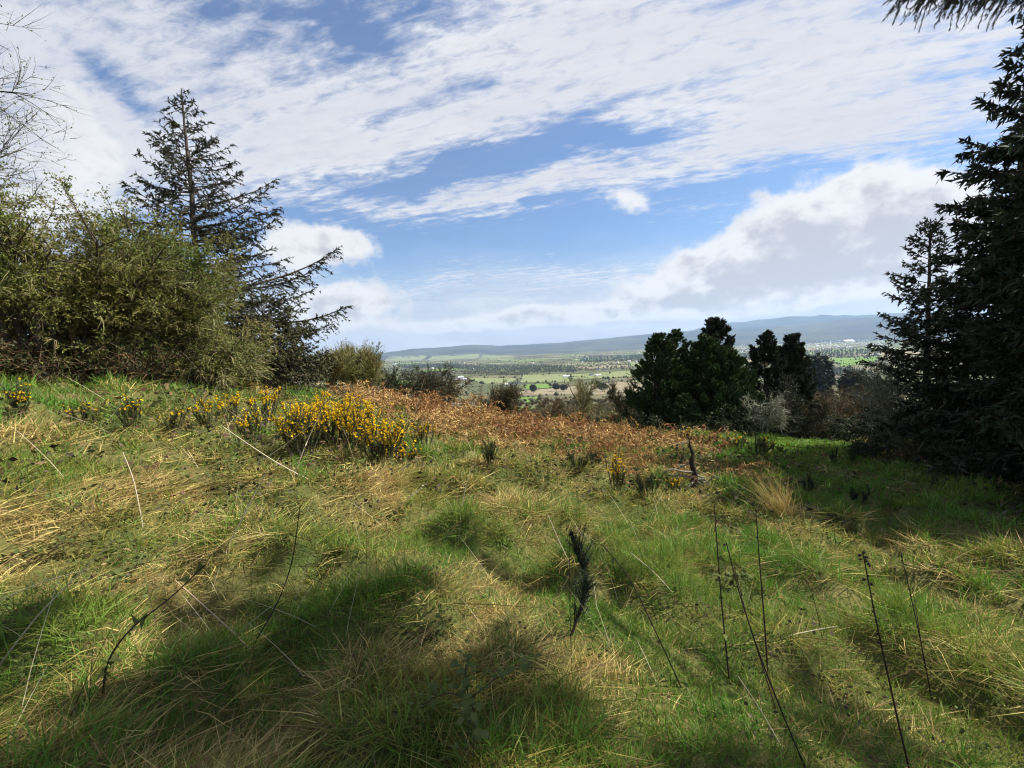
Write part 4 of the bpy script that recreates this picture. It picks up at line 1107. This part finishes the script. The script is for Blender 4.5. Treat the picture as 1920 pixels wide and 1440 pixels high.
stem('dry_stalk', 'pale arching dry stalk entering at the left edge, upper of the two', [(168, 1066), (80, 1092), (0, 1126), (-60, 1160)], 'stalk', .0045)
stem('dry_stalk', 'long pale dry stalk rising steeply from the left edge into the bramble', [(215, 1012), (160, 1065), (75, 1150), (0, 1246), (-40, 1300)], 'stalk', .004)
stem('dry_stalk', 'thick tan stalk lying slantwise in the grass below the arching bramble', [(328, 1088), (400, 1152), (478, 1226)], 'tan_stalk', .0055)
stem('dry_stalk', 'pale curved stalk bending over the brown litter at the left', [(230, 848), (250, 900), (266, 978)], 'stalk', .006)
stem('dry_stalk', 'pale slanting stalk left of centre, crossing the matted straw', [(503, 878), (470, 940), (424, 1032)], 'stalk', .005)
stem('dry_stalk', 'long pale stalk slanting down to the right under the leggy gorse', [(418, 800), (520, 868), (632, 926)], 'stalk', .008)
stem('dry_stalk', 'tall pale stalk standing in front of the tallest flowering gorse', [(602, 772), (575, 830), (548, 900)], 'stalk', .008)
stem('dry_stalk', 'pale stalk leaning against the flowering gorse, crossing the long slanting one', [(585, 795), (540, 830), (480, 872)], 'stalk', .007)
stem('dry_stalk', 'thick pale cut stalk with a dark node in mid field', [(802, 904), (760, 940), (724, 972)], 'stalk', .007, heads=6)
stem('dry_stalk', 'thin upright pale stalk in mid field right of the thick cut one', [(886, 872), (874, 910), (864, 962)], 'stalk', .005)
stem('dry_stalk', 'pale stalk leaning beside the tip of the young gorse', [(1026, 962), (1044, 1005), (1066, 1052)], 'stalk', .0045)
stem('dry_stalk', 'pale fallen stalk above the dark arching stem right of the young gorse', [(1182, 1036), (1225, 1072), (1262, 1112)], 'stalk', .004)
stem('dry_stalk', 'pale dry blade lying in the shade between the dark stems', [(1384, 1268), (1425, 1330), (1466, 1402)], 'stalk', .0035)
stem('dry_stalk', 'short pale straw lying level in the grass left of the seeded stems', [(1570, 1174), (1525, 1182), (1480, 1192)], 'stalk', .004)
stem('bramble_cane', 'dark stem arching down to the right from above the young gorse', [(1128, 1020), (1180, 1085), (1232, 1190), (1278, 1290)], 'dark_stem', .005, leaves=5, seed=2)
stem('bramble_cane', 'straight dark stem with a few leaves, leftmost of the dark stems on the right', [(1339, 945), (1346, 1040), (1354, 1140), (1368, 1282)], 'dark_stem', .005, leaves=10, seed=3, cat='bramble')
stem('bramble_cane', 'dark upright stem with a bare tip in the middle of the dark stems', [(1417, 955), (1424, 1050), (1432, 1150), (1440, 1265)], 'dark_stem', .005, heads=4, seed=4, cat='bramble')
stem('bramble_cane', 'dark thin stem curving down to the bottom edge between the upright ones', [(1362, 1018), (1392, 1130), (1440, 1270), (1512, 1445)], 'dark_stem', .004, heads=5, seed=5, cat='bramble')
stem('bramble_cane', 'second thin stem running close beside the curving one', [(1376, 1060), (1402, 1160), (1430, 1250), (1458, 1340)], 'dark_stem', .003, seed=6, cat='bramble')
stem('seeded_weed', 'tall dark stem beaded with seed heads reaching the bottom edge', [(1619, 1042), (1640, 1150), (1670, 1290), (1706, 1448)], 'dark_stem', .0045, heads=26, seed=7, cat='stem')
stem('seeded_weed', 'dark stem with fewer seed heads at the far right of the stems', [(1690, 1040), (1706, 1110), (1728, 1210), (1748, 1316)], 'dark_stem', .004, heads=20, seed=8, cat='stem')
stem('seeded_weed', 'thin companion stem touching the seeded stem at the far right', [(1710, 1100), (1722, 1170), (1734, 1250)], 'dark_stem', .003, heads=10, seed=9, cat='stem')
stem('seeded_weed', 'thin short dark stem left of the tall beaded stem', [(1522, 1110), (1535, 1160), (1542, 1200)], 'dark_stem', .003, heads=4, seed=10, cat='stem')
stem('bramble_cane', 'dark bramble cane arching over the litter at the lower left', [(385, 1058), (320, 1120), (245, 1180), (203, 1240), (194, 1300)], 'dark_stem', .005, leaves=12, seed=11, cat='bramble')
stem('bramble_cane', 'dark cane leaning up to the right beside the tan stalk', [(562, 950), (548, 1050), (520, 1130), (470, 1218)], 'dark_stem', .0045, seed=12, cat='bramble')
stem('bramble_cane', 'thin dark stem standing straight through the young gorse', [(1068, 1010), (1068, 1100), (1072, 1260)], 'dark_stem', .0025, seed=13, cat='bramble')


def bramble(label, loc, W, seed, n=26, leaf=.05):
    rg = np.random.default_rng(seed); t = thing('bramble', label, 'bramble', loc)
    st = np.zeros((5, 7, 3)); u = np.linspace(0, 1, 7); az = rg.random(5) * 6.283
    st[:, :, :2] = np.column_stack([np.cos(az), np.sin(az)])[:, None] * (W * .5 * u)[None, :, None] * rg.uniform(.5, 1.1, (5, 1, 1)); st[:, :, 2] = .05 * np.sin(u * 3.0)[None] * rg.uniform(.4, 1.5, (5, 1)) + .02; st[:, 3:, :2] += rg.normal(0, .06 * W, (5, 1, 2)) * np.linspace(.2, 1, 4)[None, :, None]
    g = Geo(); tubes(g, st, np.tile(np.linspace(.0024, .0012, 7), (5, 1)), 5); g.obj('canes', M['dark_stem'], t, True)
    for k in range(n):
        p, tt = sample(st, np.array([rg.integers(0, 5)]), rg.uniform(.08, 1, 1)); d = unit(randu(rg, 1) * np.array([1, 1, .5]) + np.array([0, 0, .1]))[0]; L = leaf * rg.uniform(.6, 1.3)
        sd_ = unit(np.cross(d, [0, 0, 1.])[None])[0]; nn = np.cross(sd_, d); p = p[0] + np.append(rg.normal(0, .02, 2), rg.uniform(.0, .05))
        V = [p, p + d * L * .3 + sd_ * L * .36 + nn * L * .08, p + d * L * .7 + sd_ * L * .3 + nn * L * .06, p + d * L, p + d * L * .7 - sd_ * L * .3 + nn * L * .06, p + d * L * .3 - sd_ * L * .36 + nn * L * .08, p + d * L * .5]
        g = Geo(); g.add(V, T=[(0, 1, 6), (1, 2, 6), (2, 3, 6), (3, 4, 6), (4, 5, 6), (5, 0, 6)]); g.obj('leaf', M['bramble'], t)


for px, py, W, sd_, lab in [(800, 1225, .5, 1, 'leafy bramble sprawling in the grass left of the young gorse'), (240, 1100, .6, 2, 'bramble with small leaves under the arching cane at the left'),
                            (90, 1060, .5, 3, 'bramble leaves catching the light at the left edge'), (1370, 1110, .4, 4, 'bramble sprig at the foot of the leftmost dark stem'),
                            (880, 1350, .5, 5, 'shaded bramble leaves low at the bottom centre'), (560, 985, .6, 6, 'dark bramble patch in the straw at centre left'), (930, 930, .6, 7, 'dark bramble patch in mid field below the bracken'),
                            (1450, 990, .5, 8, 'dark bramble sprig behind the tallest dark stems'), (640, 870, .8, 9, 'dark bramble patch below the flowering gorse row')]:
    p = gpos(px, py); p[2] += .06; bramble(lab, p, 1.3 * W * max(1, p[1] / 3.5), sd_, 90, .034 * max(1, p[1] / 4.5))

# ------------------------------------------------------------------ grass, straw, bracken
def tuft(seed, n, rad, h, lean, w, K=4, curl=.5, flat=0.0):
    rg = np.random.default_rng(seed); g = Geo()
    a_ = rg.random(n) * 6.283; rr = rad * rg.random(n) ** .5
    p = np.column_stack([np.cos(a_) * rr, np.sin(a_) * rr, np.full(n, -.02)])
    d2 = rg.random(n) * 6.283; L = h * rg.uniform(.45, 1.1, n); ln = lean * rg.uniform(.1, 1.2, n)
    hd = np.column_stack([np.cos(d2), np.sin(d2)])
    u = np.linspace(0, 1, K)
    P = np.zeros((n, K, 3)); P += p[:, None]
    P[:, :, :2] += hd[:, None] * (L[:, None] * (ln[:, None] * u * .6 + curl * ln[:, None] * u ** 2))[..., None]
    zz_ = u[None] - (flat + curl * .45 * ln[:, None]) * u[None] ** 2
    P[:, :, 2] += L[:, None] * zz_ * np.clip(1 - .35 * ln, .25, 1)[:, None]
    ribbons(g, P, w * (1 - u ** 1.6 * .92)[None] * rg.uniform(.6, 1.2, n)[:, None], rg)
    return g


def frond(seed, n=7):
    """a heap of dead bracken fronds"""
    rg = np.random.default_rng(seed); g = Geo()
    st = np.zeros((n, 5, 3)) + np.append(rg.normal(0, .12, 2), 0); u = np.linspace(0, 1, 5); a_ = rg.random(n) * 6.283; L = rg.uniform(.2, .5, n); st[:, :, :2] = rg.normal(0, .16, (n, 1, 2))
    st[:, :, :2] += np.column_stack([np.cos(a_), np.sin(a_)])[:, None] * (L[:, None] * u)[..., None]; st[:, :, 2] = .02 + L[:, None] * rg.uniform(.1, .7, n)[:, None] * np.sin(u * 2.6)[None]
    ribbons(g, st, np.tile(np.linspace(.004, .001, 5), (n, 1)), rg)
    k = n * 24; p, t = sample(st, rg.integers(0, n, k), rg.random(k)); diamonds(g, p, unit(t * .3 + randu(rg, k)), rg.uniform(.03, .08, k), .007, rg)
    return g


def patch(lst, x, y):
    s = np.zeros_like(x)
    for px, py, rx, ry in lst:
        c = gpos(px, py); ex = gpos(px + rx, py); ey = gpos(px, py - ry)
        sx = min(5, max(.15, np.hypot(*(ex - c)[:2]))); sy = min(2 + c[1] * .12, max(.2, np.hypot(*(ey - c)[:2])))
        s += np.exp(-((x - c[0]) / sx) ** 2 - ((y - c[1]) / sy) ** 2)
    return s


GREEN = [(640, 1110, 100, 60), (560, 1200, 120, 60), (870, 1010, 110, 40), (760, 1040, 80, 60), (1190, 1080, 120, 90), (1310, 1000, 90, 40), (1850, 1300, 160, 100), (1600, 1150, 200, 60), (60, 880, 140, 60), (150, 740, 160, 25),
         (330, 1010, 70, 30), (1400, 860, 120, 15), (1500, 900, 160, 25), (1750, 950, 250, 35), (1850, 1100, 120, 30), (250, 1250, 200, 80), (960, 1390, 300, 60), (1690, 1060, 80, 30), (450, 1000, 60, 30), (760, 860, 60, 15), (1460, 835, 200, 10), (1300, 1180, 120, 60)]
STRAW = [(130, 970, 150, 60), (330, 880, 140, 40), (540, 1040, 90, 40), (400, 1130, 120, 40), (900, 1090, 120, 50), (850, 950, 120, 25), (1080, 930, 220, 40), (1500, 1010, 130, 40), (1800, 1130, 160, 40), (1650, 1380, 160, 60), (1130, 1230, 120, 50), (820, 1260, 100, 50), (1850, 1210, 100, 30), (60, 1360, 100, 60), (1420, 960, 80, 20), (250, 940, 120, 30), (1000, 860, 200, 25)]
RUST = [(800, 775, 110, 15), (950, 805, 140, 14), (1080, 825, 150, 16), (1160, 845, 130, 12), (900, 825, 120, 18), (920, 985, 60, 10), (1400, 905, 80, 12), (1850, 965, 120, 15), (300, 712, 120, 6), (1040, 850, 120, 12)]

rng = np.random.default_rng(23)


def spots(N, al, ra, rb, half=66):
    u = rng.random(N); rr = (u * (rb ** al - ra ** al) + ra ** al) ** (1 / al)
    aa = np.radians(rng.uniform(-half, half, N)); return np.sin(aa) * rr, np.cos(aa) * rr, rr


def sward(xs, ys):
    """which plant grows where: 0 green, 1 straw, 2 bracken, 3 olive"""
    gn = fbm(xs * 1.3, ys * 1.3, 4, 51); sn = fbm(xs * 1.2 + 40, ys * 1.2, 4, 61); bn = fbm(xs * .6, ys * .6 + 90, 3, 71)
    wg = .50 + 1.6 * np.minimum(patch(GREEN, xs, ys), 1.2) + (gn - .5) * 3.2
    ws = .54 + 1.1 * np.minimum(patch(STRAW, xs, ys), 1.1) + (sn - .5) * 3.2
    wb = -.5 + 1.12 * np.minimum(patch(RUST, xs, ys), 1) + (bn - .5) * 1.2
    wb = wb - 1.5 * sstep(-np.hypot(xs, ys), -5, -3.5)
    wm = .58 + (fbm(xs * 1.9 + 7, ys * 1.9, 3, 81) - .5) * 2.8
    Wt = np.clip(np.stack([wg, ws, wb, wm], 1), .04, 3) ** 2.6
    Wt /= Wt.sum(1, keepdims=True)
    k = (rng.random(len(xs))[:, None] > Wt.cumsum(1)).sum(1)
    return np.where((k == 2) & (np.hypot(xs, ys) < 4.5), 0, k)


def blades(g, x, y, z, r, per, rad, h, lean, w, K, curl):
    """per blades round each tuft centre; blades grow broader with distance so that they still read"""
    n = len(x); i = np.repeat(np.arange(n), per); m_ = len(i)
    fs = np.clip(r[i] / 5.0, .8, 3.2)
    off = rng.normal(0, rad, (m_, 2)) * (fs ** .6)[:, None]
    th = rng.random(n) * 6.283; d2 = th[i] + rng.normal(0, 2.4, m_)
    hs = (.78 + .6 * tuss(x, y))[i] * rng.uniform(.4, 1.2, m_)
    L = h * hs * fs ** .25 * np.clip(.45 + r[i] * .13, .6, 1); ln = lean * rng.uniform(.1, 1.25, m_)
    hd = np.column_stack([np.cos(d2), np.sin(d2)]); u = np.linspace(0, 1, K)
    P = np.zeros((m_, K, 3)); P[:, :, 0] = (x[i] + off[:, 0])[:, None]; P[:, :, 1] = (y[i] + off[:, 1])[:, None]
    P[:, :, :2] += hd[:, None] * (L[:, None] * (ln[:, None] * u * .6 + curl * ln[:, None] * u ** 2))[..., None]
    zc = u[None] - curl * .4 * np.minimum(ln, 1.6)[:, None] * u[None] ** 2
    z0 = height(P[:, 0, 0], P[:, 0, 1])
    P[:, :, 2] = z0[:, None] - .02 + L[:, None] * zc * np.clip(1 - .33 * ln, .22, 1)[:, None]
    if K == 2:
        T_ = P[:, 1] - P[:, 0]; Sd = unit(np.cross(T_, randu(rng, m_))) * (w * fs * rng.uniform(.7, 1.3, m_))[:, None]
        g.add(np.stack([P[:, 0] - Sd, P[:, 0] + Sd, P[:, 1]], 1), T=np.arange(m_ * 3).reshape(-1, 3)); return
    ribbons(g, P, (w * fs)[:, None] * (1 - u ** 1.6 * .92)[None] * rng.uniform(.6, 1.25, m_)[:, None], rng)


X1, Y1, R1 = spots(13300, .72, .9, 6.5, 66)
X2, Y2, R2 = spots(22000, .95, 5.8, 36, 64)
K1, K2 = sward(X1, Y1), sward(X2, Y2)
for k, name, mat, label, cat, (h, lean, curl, w, rad) in (
        (0, 'green_grass', 'green', 'fresh green grass growing in patches over the field', 'grass', (.19, .9, .5, .0036, .06)),
        (1, 'dry_grass', 'straw', 'matted dry straw coloured grass across the field', 'grass', (.19, 1.5, .8, .0036, .08)),
        (3, 'olive_grass', 'moss', 'short olive mossy grass between the tussocks', 'grass', (.14, 1.3, .7, .0038, .08))):
    g = Geo(); s1, s2 = K1 == k, K2 == k
    blades(g, X1[s1], Y1[s1], None, R1[s1], 12, rad, h, lean, w, 3, curl)
    blades(g, X2[s2], Y2[s2], None, R2[s2], 15, rad * 1.4, h, lean, w * 1.25, 2, curl * .6)
    tag(g.obj(name, M[mat]), label, cat, kind='stuff')
# short tangled thatch lying every way between the tufts
for name, mat, n_, sd, lab in (('grass_thatch', 'straw', 7000, 33, 'short bleached thatch tangled between the tufts'), ('moss_thatch', 'moss', 6000, 34, 'short olive thatch tangled between the tufts')):
    g = Geo(); xt, yt, rt_ = spots(n_, .7, 1.0, 9, 66); kt = fbm(xt * 1.6, yt * 1.6, 3, sd) > .44
    blades(g, xt[kt], yt[kt], None, rt_[kt], 9, .09, .12, 2.6, .0034, 2, .3); tag(g.obj(name, M[mat]), lab, 'grass', kind='stuff')
# thin brown litter under the straw
g = Geo(); xl, yl, rl = spots(5200, .8, 1.0, 22, 66); s_ = fbm(xl * .9, yl * .9, 3, 15) > .45
blades(g, xl[s_], yl[s_], None, rl[s_], 7, .12, .15, 2.4, .0032, 3, 1.0); tag(g.obj('grass_litter', M['litter']), 'brown dead litter lying under the dry grass', 'litter', kind='stuff')
s1, s2 = K1 == 2, K2 == 2
xb, yb, rb_ = np.concatenate([X1[s1], X2[s2]]), np.concatenate([Y1[s1], Y2[s2]]), np.concatenate([R1[s1], R2[s2]])
n = len(xb); sc_ = rng.uniform(.5, 1.5, n) * np.clip(rb_ / 9, .7, 1.8)
scatter('bracken_litter', [(frond(s, 14), M['bracken']) for s in (21, 22, 23, 24)], np.column_stack([xb, yb, height(xb, yb)]), np.column_stack([rng.normal(0, .12, (n, 2)), rng.uniform(0, 6.28, n)]),
        np.column_stack([sc_, sc_, sc_ * rng.uniform(.45, 1.3, n)]), rng.integers(0, 4, n), 'rust brown dead bracken covering the crest', 'bracken')

def weeds(seed, n=16, r=.1):
    rg = np.random.default_rng(seed); g = Geo(); p = np.column_stack([rg.normal(0, r, (n, 2)), rg.uniform(.02, .11, n)])
    diamonds(g, p, unit(randu(rg, n) * np.array([1, 1, .45]) + np.array([0, 0, .1])), rg.uniform(.025, .05, n), rg.uniform(.008, .014, n), rg, .5, False)
    st = np.stack([np.column_stack([p[:, 0] * .4, p[:, 1] * .4, np.zeros(n) - .01]), p], 1); ribbons(g, st, np.full((n, 2), .0016), rg); return g


xw, yw, rw = spots(2300, .8, 2.0, 24, 62); kw = fbm(xw * .7, yw * .7, 3, 101) > .5; xw, yw, rw = xw[kw], yw[kw], rw[kw]; n = len(xw); sc_ = rng.uniform(.7, 1.5, n) * np.clip(rw / 5, .5, 2.2)
scatter('low_weeds', [(weeds(s), M['bramble']) for s in (1, 2, 3)] + [(weeds(5, 12), M['dark_twig']), (weeds(6, 14), M['litter'])], np.column_stack([xw, yw, height(xw, yw) + .04]), np.column_stack([rng.normal(0, .2, (n, 2)), rng.uniform(0, 6.28, n)]), np.tile(sc_[:, None], (1, 3)), rng.integers(0, 5, n), 'low dark leafy weeds and bramble shoots among the grass', 'weeds')

# bright short grass on the strip under the trees
n = 2200
a0, a1 = gpos(1380, 832), gpos(1640, 848)
xx = rng.uniform(min(a0[0], a1[0]) - 1, max(a0[0], a1[0]) + 1, n); yy = rng.uniform(min(a0[1], a1[1]) - 1.5, max(a0[1], a1[1]) + 3.5, n)
sc_ = rng.uniform(.8, 1.3, n) * 1.5
scatter('lawn_grass', [(tuft(s, 130, .3, .1, 1.1, .006), M['lawn']) for s in (41, 42)], np.column_stack([xx, yy, height(xx, yy)]), np.column_stack([np.zeros((n, 2)), rng.uniform(0, 6.28, n)]), np.column_stack([sc_, sc_, sc_ * .7]), rng.integers(0, 2, n), 'bright smooth green grass strip below the dark trees', 'grass')

# scattered dead stalks, too many and too thin to count
def stalks(seed, n):
    rg = np.random.default_rng(seed); g = Geo(); u_ = np.linspace(0, 1, 5)
    P = np.zeros((n, 5, 3)); a_ = rg.random(n) * 6.283; P[:, :, :2] = rg.normal(0, .35, (n, 1, 2)) + np.column_stack([np.cos(a_), np.sin(a_)])[:, None] * (rg.uniform(.03, .5, n)[:, None] * u_ ** 1.1)[..., None]
    P[:, :, 2] = rg.uniform(.2, .75, n)[:, None] * u_ * (1 - .06 * u_)
    ribbons(g, P, np.tile(np.linspace(.0019, .0009, 5), (n, 1)), rg); return g


n = 150; u = rng.random(n); r_ = (u * (22 ** .6 - 2.2 ** .6) + 2.2 ** .6) ** (1 / .6); a_ = np.radians(rng.uniform(-60, 28, n)); x_, y_ = np.sin(a_) * r_, np.cos(a_) * r_
scatter('dead_stalks', [(stalks(s, 4), M['stalk']) for s in (1, 2, 3)] + [(stalks(5, 3), M['dark_stem'])], np.column_stack([x_, y_, height(x_, y_)]), np.column_stack([np.zeros((n, 2)), rng.uniform(0, 6.28, n)]), np.tile(np.clip(r_ / 6, .8, 1.8)[:, None], (1, 3)), rng.integers(0, 4, n), 'thin pale dead stalks scattered through the grass', 'stalks')

# the straw tussock at the edge of the shade
b = gpos(1465, 965); t = thing('grass_tussock', 'tall straw tussock leaning at the edge of the tree shade', 'tussock', b)
rg = np.random.default_rng(3); n = 240; u_ = np.linspace(0, 1, 6); P = np.zeros((n, 6, 3)); P[:, :, :2] = rg.normal(0, .1, (n, 1, 2))
P[:, :, 0] += rg.normal(-.3, .22, n)[:, None] * u_ ** 1.3; P[:, :, 1] += rg.normal(0, .2, n)[:, None] * u_; P[:, :, 2] = rg.uniform(.3, .8, n)[:, None] * u_ * (1 - .15 * u_)
g = Geo(); ribbons(g, P, np.tile(np.linspace(.0032, .001, 6), (n, 1)), rg); g.obj('blades', M['straw'], t)
